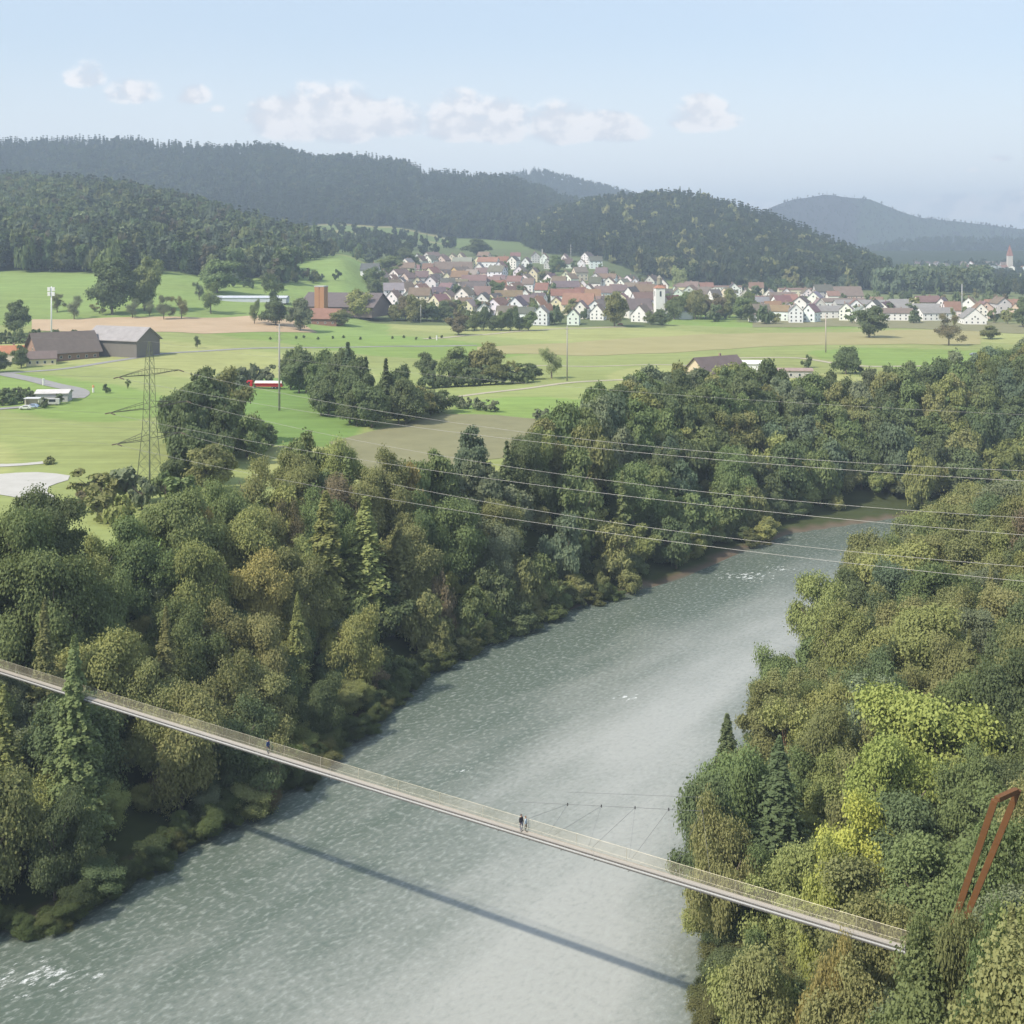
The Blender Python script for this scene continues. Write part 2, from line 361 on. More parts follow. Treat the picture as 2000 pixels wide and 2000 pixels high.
def axis(knots):
    out = [knots[0][0]]
    for (a, sa), (b, sb) in zip(knots[:-1], knots[1:]):
        x = a
        while x < b - 1e-6:
            s = sa + (sb - sa) * (x - a) / (b - a); x = min(b, x + s); out.append(x)
    return np.array(out)
gx = np.concatenate([-axis([(3, 3), (260, 4), (600, 12), (1500, 40), (5000, 150), (9000, 400)])[::-1], axis([(0, 3), (260, 4), (600, 12), (1500, 40), (5000, 150), (9000, 400)])])
gy = axis([(-600, 60), (-120, 12), (60, 4), (460, 3.5), (700, 6), (1200, 12), (2600, 30), (5000, 90), (10000, 300)])
GX, GY = np.meshgrid(gx, gy); GZ = terr(GX, GY)
nx, ny = len(gx), len(gy)
I = np.arange(nx * ny).reshape(ny, nx)
quads = np.stack([I[:-1, :-1], I[:-1, 1:], I[1:, 1:], I[1:, :-1]], -1).reshape(-1, 4)
Vg = np.stack([GX.ravel(), GY.ravel(), GZ.ravel()], 1)
ground = mesh('ground', Vg, quads, M_GROUND, smooth=True); tag(ground, kind='structure')
# colour of the land cover
PXg = 1000 + F * Vg[:, 0] / np.maximum(Vg[:, 1], 60); Dg = Vg[:, 1]
C = np.tile(np.array([.27, .31, .115]), (len(Vg), 1))
def cover(mask, c): C[mask] = c
band = np.sin(Dg * .021 + PXg * .002) + np.sin(PXg * .006 + Dg * .009)
cover(band > .7, (.33, .35, .14)); cover(band < -.9, (.215, .30, .085))
cover((Dg > 800) & (PXg < 760) & (Dg < 1400), (.22, .30, .095))
cover((Dg > 1500) & (PXg < 1500), (.15, .20, .07))
cover((Dg > 2000) & (PXg > 600) & (PXg < 880) & (band > 0), (.30, .28, .13))
cover((Dg > 900) & (Dg < 2000) & (PXg > 720) & (PXg < 1300), (.13, .16, .07))
cover((Dg > 960) & (Dg < 2000) & (PXg > 1440), (.16, .19, .08))
cover((Dg > 2800) & (PXg > 1440), (.14, .20, .08))
cover((Dg < 560) & (Dg > 380) & (PXg > 450) & (PXg < 700), (.17, .265, .075))
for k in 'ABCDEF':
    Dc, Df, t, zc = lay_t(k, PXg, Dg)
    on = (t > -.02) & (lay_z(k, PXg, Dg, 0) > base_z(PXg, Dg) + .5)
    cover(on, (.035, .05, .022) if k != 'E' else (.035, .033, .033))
nr = (Dg < 600) & (np.abs(Vg[:, 0]) < 900)
P2 = Vg[nr][:, :2]; dl = pl_dist(P2, Lb); dr = pl_dist(P2, Rb); ins = in_poly(P2, RIV)
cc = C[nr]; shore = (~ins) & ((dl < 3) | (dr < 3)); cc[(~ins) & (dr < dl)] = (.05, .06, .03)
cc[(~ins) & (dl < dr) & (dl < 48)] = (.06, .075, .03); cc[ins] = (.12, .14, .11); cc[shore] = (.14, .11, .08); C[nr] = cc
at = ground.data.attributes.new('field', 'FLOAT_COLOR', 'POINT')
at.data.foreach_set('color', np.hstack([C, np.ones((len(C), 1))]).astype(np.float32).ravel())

# water: one sheet over the river bed with flow coordinates
wx = np.arange(-500, 520, 3.0); wy = np.arange(-150, 500, 3.0); WX, WY = np.meshgrid(wx, wy)
Pw = np.stack([WX.ravel(), WY.ravel()], 1); keep = in_poly(Pw, RIV) | (pl_dist(Pw, Lb) < 7) | (pl_dist(Pw, Rb) < 7)
Iw = np.arange(len(Pw)).reshape(WX.shape); qw = np.stack([Iw[:-1, :-1], Iw[:-1, 1:], Iw[1:, 1:], Iw[1:, :-1]], -1).reshape(-1, 4)
qw = qw[keep[qw].all(1)]; used = np.unique(qw); mp = -np.ones(len(Pw), int); mp[used] = np.arange(len(used)); qw = mp[qw]; Pw = Pw[used]
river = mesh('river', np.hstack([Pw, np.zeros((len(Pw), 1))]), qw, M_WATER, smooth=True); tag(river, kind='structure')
dL = pl_dist(Pw, Lb); dR = pl_dist(Pw, Rb)
CLc = np.array([(-200, 0), (-110, 55), (-60, 90), (-25, 125), (-8, 165), (5, 200), (28, 238), (52, 275), (88, 315), (125, 352), (170, 385), (230, 405), (430, 430)], float)
best = np.full(len(Pw), 1e9); along = np.zeros(len(Pw)); s0 = 0
for a, b in zip(CLc[:-1], CLc[1:]):
    d = b - a; ln = np.hypot(*d); t = ((Pw - a) @ d) / ln ** 2; tcp = np.clip(t, 0, 1); q = a + tcp[:, None] * d; dd = np.hypot(*(Pw - q).T)
    m_ = dd < best; best[m_] = dd[m_]; along[m_] = (s0 + t * ln)[m_]; s0 += ln
pxw = 1000 + F * Pw[:, 0] / np.maximum(Pw[:, 1], 30); pyw = HOR + F * CAMZ / np.maximum(Pw[:, 1], 30)
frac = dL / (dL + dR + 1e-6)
sky_sheen = np.clip((frac - .20) * 1.9, 0, 1) * np.clip(1.3 - (Pw[:, 1] - 150) / 230, .15, 1)  # weight of the painted sky reflection: paler away from the left bank
sky_sheen *= np.clip(dR / 14, .1, 1)
foam = np.zeros(len(Pw))
for fx, fy, fr in ((-57, 147, 8), (-52, 146, 5), (61, 322, 11), (72, 330, 7), (22, 236, 5), (-40, 166, 3), (-8, 205, 3)):
    foam = np.maximum(foam, np.clip(1 - (((Pw[:, 0] - fx) / fr) ** 2 + ((Pw[:, 1] - fy) / (fr * .55)) ** 2), 0, 1))
foam = np.maximum(foam, .14 * np.clip((Pw[:, 1] - 270) / 60, 0, 1))
def put(o, name, arr, typ):
    a = o.data.attributes.new(name, typ, 'POINT'); a.data.foreach_set('vector' if typ == 'FLOAT_VECTOR' else 'value', arr.astype(np.float32).ravel())
put(river, 'sky_sheen', sky_sheen, 'FLOAT'); put(river, 'foam', foam, 'FLOAT')
put(river, 'flow', np.stack([Pw @ np.array([.78, -.62]), Pw @ np.array([.62, .78]), np.zeros(len(Pw))], 1), 'FLOAT_VECTOR')

# draped sheets: roads and fields
def drape(name, A, B, m, off=.10, n=4, step=6.0, disp=True, label=None):
    def dens(Pp):
        if disp: Pp = [PT(*p)[:2] for p in Pp]
        return np.array(Pp, float)
    A = dens(A); B = dens(B); N = 2
    def resam(P, N):
        s = np.r_[0, np.cumsum(np.hypot(*np.diff(P, axis=0).T))]; t = np.linspace(0, s[-1], N)
        return np.stack([np.interp(t, s, P[:, 0]), np.interp(t, s, P[:, 1])], 1)
    ln = max(np.hypot(*np.diff(A, axis=0).T).sum(), np.hypot(*np.diff(B, axis=0).T).sum()); N = int(min(120, max(3, ln / step)))
    A = resam(A, N); B = resam(B, N); t = np.linspace(0, 1, n + 1)[None, :, None]
    G = A[:, None] * (1 - t) + B[:, None] * t; z = terr(G[..., 0], G[..., 1]) + off
    Vv = np.concatenate([G, z[..., None]], -1).reshape(-1, 3); Ii = np.arange(N * (n + 1)).reshape(N, n + 1)
    q = np.stack([Ii[:-1, :-1], Ii[1:, :-1], Ii[1:, 1:], Ii[:-1, 1:]], -1).reshape(-1, 4)
    o = mesh(name, Vv, q, m, smooth=True); tag(o, label=label, kind='structure'); return o
def ribbon(name, pts, width, m, off=.14):
    P = np.array([PT(*p)[:2] for p in pts]); s = np.r_[0, np.cumsum(np.hypot(*np.diff(P, axis=0).T))]; N = max(3, int(s[-1] / 7))
    t = np.linspace(0, s[-1], N); P = np.stack([np.interp(t, s, P[:, 0]), np.interp(t, s, P[:, 1])], 1)
    for _ in range(3): P[1:-1] = (P[:-2] + 2 * P[1:-1] + P[2:]) / 4
    d = np.gradient(P, axis=0); d /= np.hypot(*d.T)[:, None]; nrm = np.stack([-d[:, 1], d[:, 0]], 1)
    return drape(name, list(map(tuple, P - nrm * width / 2)), list(map(tuple, P + nrm * width / 2)), m, off, 2, 7, False)
drape('ploughed_field', [(60, 603), (200, 600), (380, 600), (470, 596), (560, 606)], [(60, 623), (200, 629), (380, 630), (470, 627), (600, 628)], M_SOIL, .15, 8)
drape('harvested_field', [(620, 835), (700, 815), (830, 782), (930, 783), (1000, 790), (1120, 795)], [(640, 850), (720, 905), (800, 890), (900, 870), (1000, 860), (1100, 840)], M_STUBBLE, .10, 10)
drape('dry_meadow', [(900, 655), (1100, 645), (1300, 632), (1500, 628), (1850, 622)], [(900, 668), (1100, 672), (1300, 664), (1500, 652), (1850, 650)], M_DRY, .12, 6)
drape('maize_field', [(1420, 600), (1600, 600), (1932, 610)], [(1420, 618), (1600, 616), (1932, 630)], M_STUBBLE, .16, 4)
pc = np.array(PT(35, 921)[:2]); ring = np.array([PT(*p)[:2] for p in ((-70, 921), (-60, 904), (-30, 898), (0, 895.5), (30, 893.5), (70, 892.5), (105, 894), (132, 899), (128, 908), (108, 913), (92, 920), (88, 929), (100, 937), (110, 946), (104, 953), (84, 956.5), (62, 954), (46, 946), (24, 938), (0, 934), (-40, 932))])
vs_, N_ = [], len(ring)
for k_ in range(9): vs_ += [tuple(pc + (ring[q_] - pc) * (k_ + .02) / 8.02) for q_ in range(N_)]
vs_ = np.array(vs_); zz_ = terr(vs_[:, 0], vs_[:, 1]) + .12
tag(mesh('gravel_pond', np.c_[vs_, zz_], [(k_ * N_ + q_, k_ * N_ + (q_ + 1) % N_, (k_ + 1) * N_ + (q_ + 1) % N_, (k_ + 1) * N_ + q_) for k_ in range(8) for q_ in range(N_)], M_GRAVEL, smooth=True), kind='structure')
drape('gravel_bank', [(-40, 877), (30, 876), (95, 871)], [(-40, 884), (30, 881), (100, 874)], M_GRAVEL, .12, 2, 3)
ribbon('road', [(-30, 712), (0, 704), (60, 702), (180, 688), (300, 668), (420, 660), (520, 657), (700, 654), (900, 652)], 4.5, M_ROAD)
ribbon('farm_road', [(0, 704), (60, 716), (110, 728), (160, 740), (140, 752)], 8, M_ROAD, .17)
ribbon('yard_path', [(-20, 774), (40, 772), (100, 762), (140, 748)], 5, M_ROAD, .2)
ribbon('field_track', [(800, 760), (850, 750), (920, 742), (1000, 733), (1060, 724), (1120, 718), (1200, 716)], 3.2, M_TRACK)
ribbon('village_road', [(800, 640), (870, 634), (960, 627), (1060, 620), (1180, 617)], 5, M_TRACK)
ribbon('meadow_path', [(1380, 676), (1500, 674), (1640, 694), (1740, 691), (1850, 688), (1920, 680)], 4, M_TRACK)
ribbon('side_track', [(860, 700), (980, 690), (1120, 692), (1300, 690)], 3, M_TRACK)

# ------------------------------------------------------------------ haze
hz = MB(); hz.box((0, 4200, 203), (19500, 9700, 414)); haze = hz.build('haze', [])
hm = bpy.data.materials.new('haze'); hm.use_nodes = True; th = NT(hm.node_tree)
pv = th.n('ShaderNodeVolumePrincipled', {'Color': (.66, .81, 1.0, 1), 'Density': .00019, 'Anisotropy': 0.0})
oo = th.n('ShaderNodeOutputMaterial'); th.t.links.new(pv.outputs[0], oo.inputs['Volume'])
haze.data.materials.append(hm); tag(haze, kind='stuff')

# ------------------------------------------------------------------ foliage meshes
def cards(cen, nrm, size, rng, aspect=1.0):
    n = len(cen); nrm = nrm / (np.linalg.norm(nrm, axis=1)[:, None] + 1e-9)
    r = rng.normal(size=(n, 3)); a = np.cross(nrm, r); a /= (np.linalg.norm(a, axis=1)[:, None] + 1e-9); b = np.cross(nrm, a)
    s = (size * (.6 + .8 * rng.random(n)))[:, None] / 2 if np.isscalar(size) else size[:, None] / 2
    v = np.stack([cen - a * s * aspect, cen - b * s, cen + a * s * aspect, cen + b * s], 1).reshape(-1, 3)
    return v, np.arange(4 * n).reshape(n, 4)
def crown_broad(seed, n_puff, n_leaf, leaf, squash=1.0, loose=.0, name='crown', m=None):
    """unit crown: radius 1 in plan, from z=0.22 to z=1 once multiplied by the tree's height"""
    rng = np.random.default_rng(seed); cs = []; ns = []; pos = []
    nl = max(5, n_puff // 4); off = rng.normal(size=2) * .10
    for i in range(nl):                                  # boughs, each carrying several ragged clusters
        a = i * 2.4 + rng.uniform(-.5, .5); el = rng.uniform(-.45, 1.35); ln = rng.uniform(.42, .80)
        c0 = np.array([math.cos(a) * math.cos(el) * ln + off[0], math.sin(a) * math.cos(el) * ln + off[1], math.sin(el) * ln * .95])
        big = rng.uniform(.22, .40)
        for _ in range(max(3, n_puff // nl)):
            d = rng.normal(size=3); d /= np.linalg.norm(d); d[2] = abs(d[2]) * .8 - .1
            pos.append((c0 + d * big * rng.uniform(.3, 1.0), rng.uniform(.13, .25) * (1 - loose * .35)))
    for _ in range(n_puff // 4):
        d = rng.normal(size=3); d /= np.linalg.norm(d); pos.append((d * .35, rng.uniform(.22, .32)))
    tot = sum(p ** 2 for _, p in pos); budget = n_puff * n_leaf
    for c, pr in pos:
        m_ = max(6, int(budget * pr * pr / tot)); d = rng.normal(size=(m_, 3)); d /= np.linalg.norm(d, axis=1)[:, None]
        d[:, 2] = np.where((d[:, 2] < -.3) & (rng.random(m_) < .6), -d[:, 2], d[:, 2])
        q = c + d * pr * np.clip(rng.normal(.85, .28, (m_, 1)), .1, 1.6) * np.array([1.1, 1.1, .72])
        g = c / (np.linalg.norm(c) + .2)
        cs.append(q); ns.append(d * .7 + g * .5 + np.array([0, 0, .45]) + rng.normal(size=(m_, 3)) * .6)
    cs = np.vstack(cs); ns = np.vstack(ns)
    cs[:, 2] = cs[:, 2] * squash
    lo, hi = np.percentile(cs[:, 2], [1, 99.5]); rx = np.percentile(np.hypot(cs[:, 0], cs[:, 1]), 97)
    v, f = cards(cs, ns, leaf, rng)
    v[:, :2] /= rx; v[:, 2] = .20 + .80 * (v[:, 2] - lo) / (hi - lo)
    return mesh(name, v, f, m or M_LEAF, link=False)
def crown_conifer(seed, tiers, br, cardsn, leaf, droop=.25, m=None, power=.9, start=.12, name='crown'):
    rng = np.random.default_rng(seed); cs = []; ns = []; sz = []
    for i in range(tiers):
        z = start + (1 - start) * (i + rng.random() * .6) / tiers; r0 = (1 - z) ** power * (1 - .40 * rng.random()) / ((1 - start) ** power) + .02
        a0 = rng.random() * 6.28
        for j in range(br):
            if rng.random() < .12: continue
            a = a0 + 6.283 * j / br + rng.normal() * .2; rl = r0 * (.55 + .65 * rng.random())
            t = (np.arange(cardsn) + rng.random(cardsn)) / cardsn; t = t ** .8
            x = np.cos(a) * rl * t; y = np.sin(a) * rl * t; zz = z - droop * rl * t * .16 + .02 * rng.normal(size=cardsn) * .4
            side = rng.normal(size=cardsn) * .09 * r0
            cs.append(np.stack([x - np.sin(a) * side, y + np.cos(a) * side, zz], 1))
            nn = np.stack([np.cos(a) * np.ones(cardsn) * .7, np.sin(a) * np.ones(cardsn) * .7, .8 * np.ones(cardsn)], 1) + rng.normal(size=(cardsn, 3)) * .5
            ns.append(nn)
    cs = np.vstack(cs); ns = np.vstack(ns); v, f = cards(cs, ns, leaf, rng, 1.3)
    v[:, 2] = cs.repeat(4, 0)[:, 2] + (v[:, 2] - cs.repeat(4, 0)[:, 2]) * .16        # unit mesh is stretched to full height later
    return mesh(name, v, f, m or M_LEAF, link=False)
def trunk_mesh(seed, lean=.03, conifer=False, m=None, r=.035):
    rng = random.Random(seed); b = MB(); top = .95 if conifer else .62
    pts = [(0, 0, -.08)]; x = y = 0
    for i in range(1, 5): x += rng.uniform(-lean, lean); y += rng.uniform(-lean, lean); pts.append((x, y, top * i / 4))
    b.path(pts, [r * 2.0, r * 1.6, r * 1.3, r, r * .3], 7)
    if not conifer:
        for j in range(6):
            a = rng.random() * 6.28; z0 = rng.uniform(.28, .55); l = rng.uniform(.35, .7)
            b.path([(0, 0, z0), (math.cos(a) * l * .5, math.sin(a) * l * .5, z0 + .12), (math.cos(a) * l, math.sin(a) * l, z0 + .28)], [r * .7, r * .5, r * .15], 5)
    return b.build('trunk', m or M_BARK, smooth=True, link=False)
HI = [crown_broad(100 + i, 48, 950, .035, 1.0) for i in range(8)]
MD = [crown_broad(200 + i, 52, 230, .080, [1, .9, 1.1][i % 3]) for i in range(8)]
LO = [crown_broad(300 + i, 14, 48, .22) for i in range(5)]
THIN = [crown_broad(400 + i, 26, 330, .042, 1.1, .6) for i in range(3)]
CHI = [crown_conifer(500 + i, 44, 12, 34, .075) for i in range(3)]
CMD = [crown_conifer(520 + i, 22, 8, 9, .20) for i in range(3)]
CLO = [crown_conifer(540 + i, 9, 6, 4, .42) for i in range(3)]
LARCH = [crown_conifer(560 + i, 36, 11, 36, .085, .9, power=.75) for i in range(2)]
TR = [trunk_mesh(i) for i in range(4)]; TC = [trunk_mesh(20 + i, .008, True) for i in range(2)]; TP = trunk_mesh(31, .03, False, M_BARK_RED, .03)

def tree(name, x, y, h, r, crown, trunk, color, label, cat, group=None, zlift=.92, base=None, trunks=True, squat=1.0):
    z = tz(x, y) if base is None else base
    root = empty(name, (x, y, z - .2), random.uniform(0, 6.28), label, cat, group)
    c = ob('crown', crown, root, color, sc=(r, r, h)); c.location = (0, 0, 0)
    j = random.uniform(.92, 1.08); c.scale = (r * j, r / j, h)
    if trunks: ob('trunk', trunk, root, sc=(r * .9 if h > 8 else r, r * .9, h))
    return root

CLR = {'dark green': (0.096, 0.124, 0.056), 'mid green': (0.127, 0.163, 0.061), 'olive green': (0.174, 0.178, 0.068), 'yellow-green': (.20, .215, .070), 'grey-green': (0.136, 0.160, 0.091),
       'russet brown': (.150, .125, .072), 'golden yellow': (.24, .20, .065), 'bright lime': (.225, .26, .062), 'lemon yellow': (.31, .32, .055), 'pale green': (0.206, 0.238, 0.105), 'blue-green': (0.101, 0.137, 0.081)}
def shade(name):
    c = np.array(CLR[name]) * random.uniform(.85, 1.15); return tuple(c)

# ------------------------------------------------------------------ bridge
BA, BB = np.array([-106.9, 203.3]), np.array([35.8, 111.0]); BZ = 24.0
bd = (BB - BA) / np.hypot(*(BB - BA)); bn = np.array([-bd[1], bd[0]]); BL = np.hypot(*(BB - BA))   # bn points to the far side
def bp(s, off=0, dz=0):
    t = s / BL; q = BA + bd * s + bn * off; return (float(q[0]), float(q[1]), BZ - .5 * 4 * t * (1 - t) * .6 + dz)
br = empty('suspension_footbridge', bp(BL / 2), 0, 'long slender pale footbridge with a net railing strung high across the river', 'bridge')
o0 = Vector(br.location)
def loc(p): return Vector(p) - o0
def strip(name, off0, off1, z0, z1, m, color, s0=0, s1=None, nn=70):
    s1 = BL if s1 is None else s1; b = MB(); vs = []
    for i in range(nn + 1):
        s = s0 + (s1 - s0) * i / nn
        for off, dz in ((off0, z0), (off1, z0), (off1, z1), (off0, z1)): vs.append(loc(bp(s, off, dz)))
    fs = []
    for i in range(nn):
        a = i * 4
        for k in range(4): fs.append((a + k, a + (k + 1) % 4, a + 4 + (k + 1) % 4, a + 4 + k))
    fs += [(3, 2, 1, 0), (nn * 4, nn * 4 + 1, nn * 4 + 2, nn * 4 + 3)]
    b.add(vs, fs); return b.build(name, m, br, color)
strip('walkway', -.20, .44, -.06, 0, M_PAINT, (.42, .38, .33))
strip('edge_beam', -.33, -.21, -.16, .03, M_PAINT, (.12, .11, .10))
strip('edge_beam', -.55, -.39, -.14, -.06, M_PAINT, (.55, .55, .54))
strip('edge_beam', .45, .52, -.12, .03, M_PAINT, (.35, .32, .26))
strip('bearing_cable', -.68, -.60, -.22, -.12, M_STEEL, (.20, .19, .18))
for s in np.arange(2, BL, 4.0):
    cb = MB(); cb.tube(loc(bp(s, -.9, -.22)), loc(bp(s, .7, -.22)), .04, n=4); cb.build('cross_bearer', M_STEEL, br, (.25, .24, .22))
posts = 0
for s in np.arange(3, BL - 1, 6.0):
    b = MB(); p0 = Vector(loc(bp(s, .62, -.2))); b.tube((0, 0, 0), Vector(loc(bp(s, .75, 1.2))) - p0, .02, n=5)
    o = b.build('railing_post', M_STEEL, br, (.70, .66, .52)); o.location = p0
for s in np.arange(6, BL - 1, 12.0):
    b = MB(); p0 = Vector(loc(bp(s, -.86, -.2))); b.tube((0, 0, 0), Vector(loc(bp(s, -.95, 1.15))) - p0, .012, n=5)
    o = b.build('railing_post', M_STEEL, br, (.6, .6, .58)); o.location = p0
for off, dz, r in ((.75, 1.2, .014), (-.95, 1.15, .008)):
    b = MB(); b.path([loc(bp(s, off, dz)) for s in np.linspace(0, BL, 60)], r, 5); b.build('handrail_cable', M_STEEL, br, (.5, .47, .38))
def net_b(al, c):
    def b(t):
        tcn = t.n('ShaderNodeTexCoord').outputs['Object']
        v = noise(t, .7, 3, tcn)
        p = t.n('ShaderNodeBsdfPrincipled', {'Base Color': (*c, 1), 'Roughness': .6})
        return t.n('ShaderNodeMixShader', {0: t.m('ADD', al - .08, t.m('MULTIPLY', v, .16)), 1: t.n('ShaderNodeBsdfTransparent').outputs[0], 2: p.outputs[0]}).outputs[0]
    return b
M_NET = mat('wire_net', net_b(.20, (.50, .46, .34))); M_NET2 = mat('wire_net_near', net_b(.085, (.5, .48, .42)))
for offa, offb, m in ((.63, .75, M_NET), (-.86, -.95, M_NET2)):
    vs = []; fs = []
    for i, s in enumerate(np.linspace(0, BL, 71)):
        for k in range(4): vs.append(loc(bp(s, offa + (offb - offa) * k / 3, 1.18 * k / 3)))
        if i:
            for k in range(3): a = (i - 1) * 4 + k; fs.append((a, a + 4, a + 5, a + 1))
    mesh('railing_net', vs, fs, m, br)

# faint spare cables with hangers strung beside the deck
sc_ = empty('hanger_cable', bp(BL * .78, .9, 1), 0, 'thin dark stay cables with slanting hangers rising above the right half of the footbridge', 'cable')
o1 = Vector(sc_.location)
b = MB(); top = []
for i, px in enumerate(np.linspace(1010, 1372, 12)):
    y = 126 + 20 * (1 - i / 11.0); x = (px - 1000) / F * y; z = CAMZ - y * (1566 + 18 * (i / 11.0) - HOR) / F; top.append((x, y, z))
b.path([Vector(p) - o1 for p in top], .020, 4)
b.path([Vector(p) - o1 + Vector((0, 0, 1.4)) for p in top[3:]], .016, 4); b.build('main_cable', M_STEEL, sc_, (.2, .2, .2))
for i in (3, 5, 7, 9, 11):
    p = Vector(top[i])
    for ds in (-2.2, 2.2):
        s = float(np.dot(np.array([p.x, p.y]) - BA, bd)) + ds
        if s < BL: h = MB(); h.tube(p - o1, Vector(bp(s, .9, .1)) - o1, .017, n=4); h.build('hanger', M_STEEL, sc_, (.25, .25, .25))
    h = MB(); h.box(p - o1, (.12, .12, .3)); h.build('clamp', M_STEEL, sc_, (.1, .1, .1))

# rust-coloured portal
def ray(px, py, D): return Vector(((px - 1000) / F * D, D, CAMZ - D * (py - HOR) / F))
pa0, pa1 = ray(1873, 1772, 102.0), ray(1943, 1563, 100.0); pb0, pb1 = ray(1899, 1762, 104.2), ray(1989, 1542, 102.4)
pr = empty('steel_portal', (pa0.x, pa0.y, pa0.z - 8), 0, 'leaning rust-brown steel portal frame rising out of the trees at the bridge end', 'bridge tower'); o2 = Vector(pr.location)
def beam(name, p, q, wd, parent, o, color):
    b = MB(); d = (q - p).normalized(); a = d.cross(Vector((bd[0], bd[1], 0))).normalized(); c = d.cross(a)
    vs = []
    for e in (p, q):
        for s1, s2 in ((-1, -1), (1, -1), (1, 1), (-1, 1)): vs.append(e + a * s1 * wd * .5 + c * s2 * wd * .6)
    vs = [v - o for v in vs]
    b.add(vs, [(3, 2, 1, 0), (4, 5, 6, 7), (0, 1, 5, 4), (1, 2, 6, 5), (2, 3, 7, 6), (3, 0, 4, 7)])
    x = b.build(name, M_CORTEN, parent, color)
    bv = x.modifiers.new('bevel', 'BEVEL'); bv.width = .03; bv.segments = 2; return x
RUST = (.15, .064, .018)
beam('leg', pa0 - (pa1 - pa0) * .85, pa1, .42, pr, o2, RUST); beam('leg', pb0 - (pb1 - pb0) * .85, pb1, .42, pr, o2, RUST)
beam('top_beam', pa1 + (pb1 - pa1) * .08, pb1 - (pb1 - pa1) * .08, .40, pr, o2, RUST)

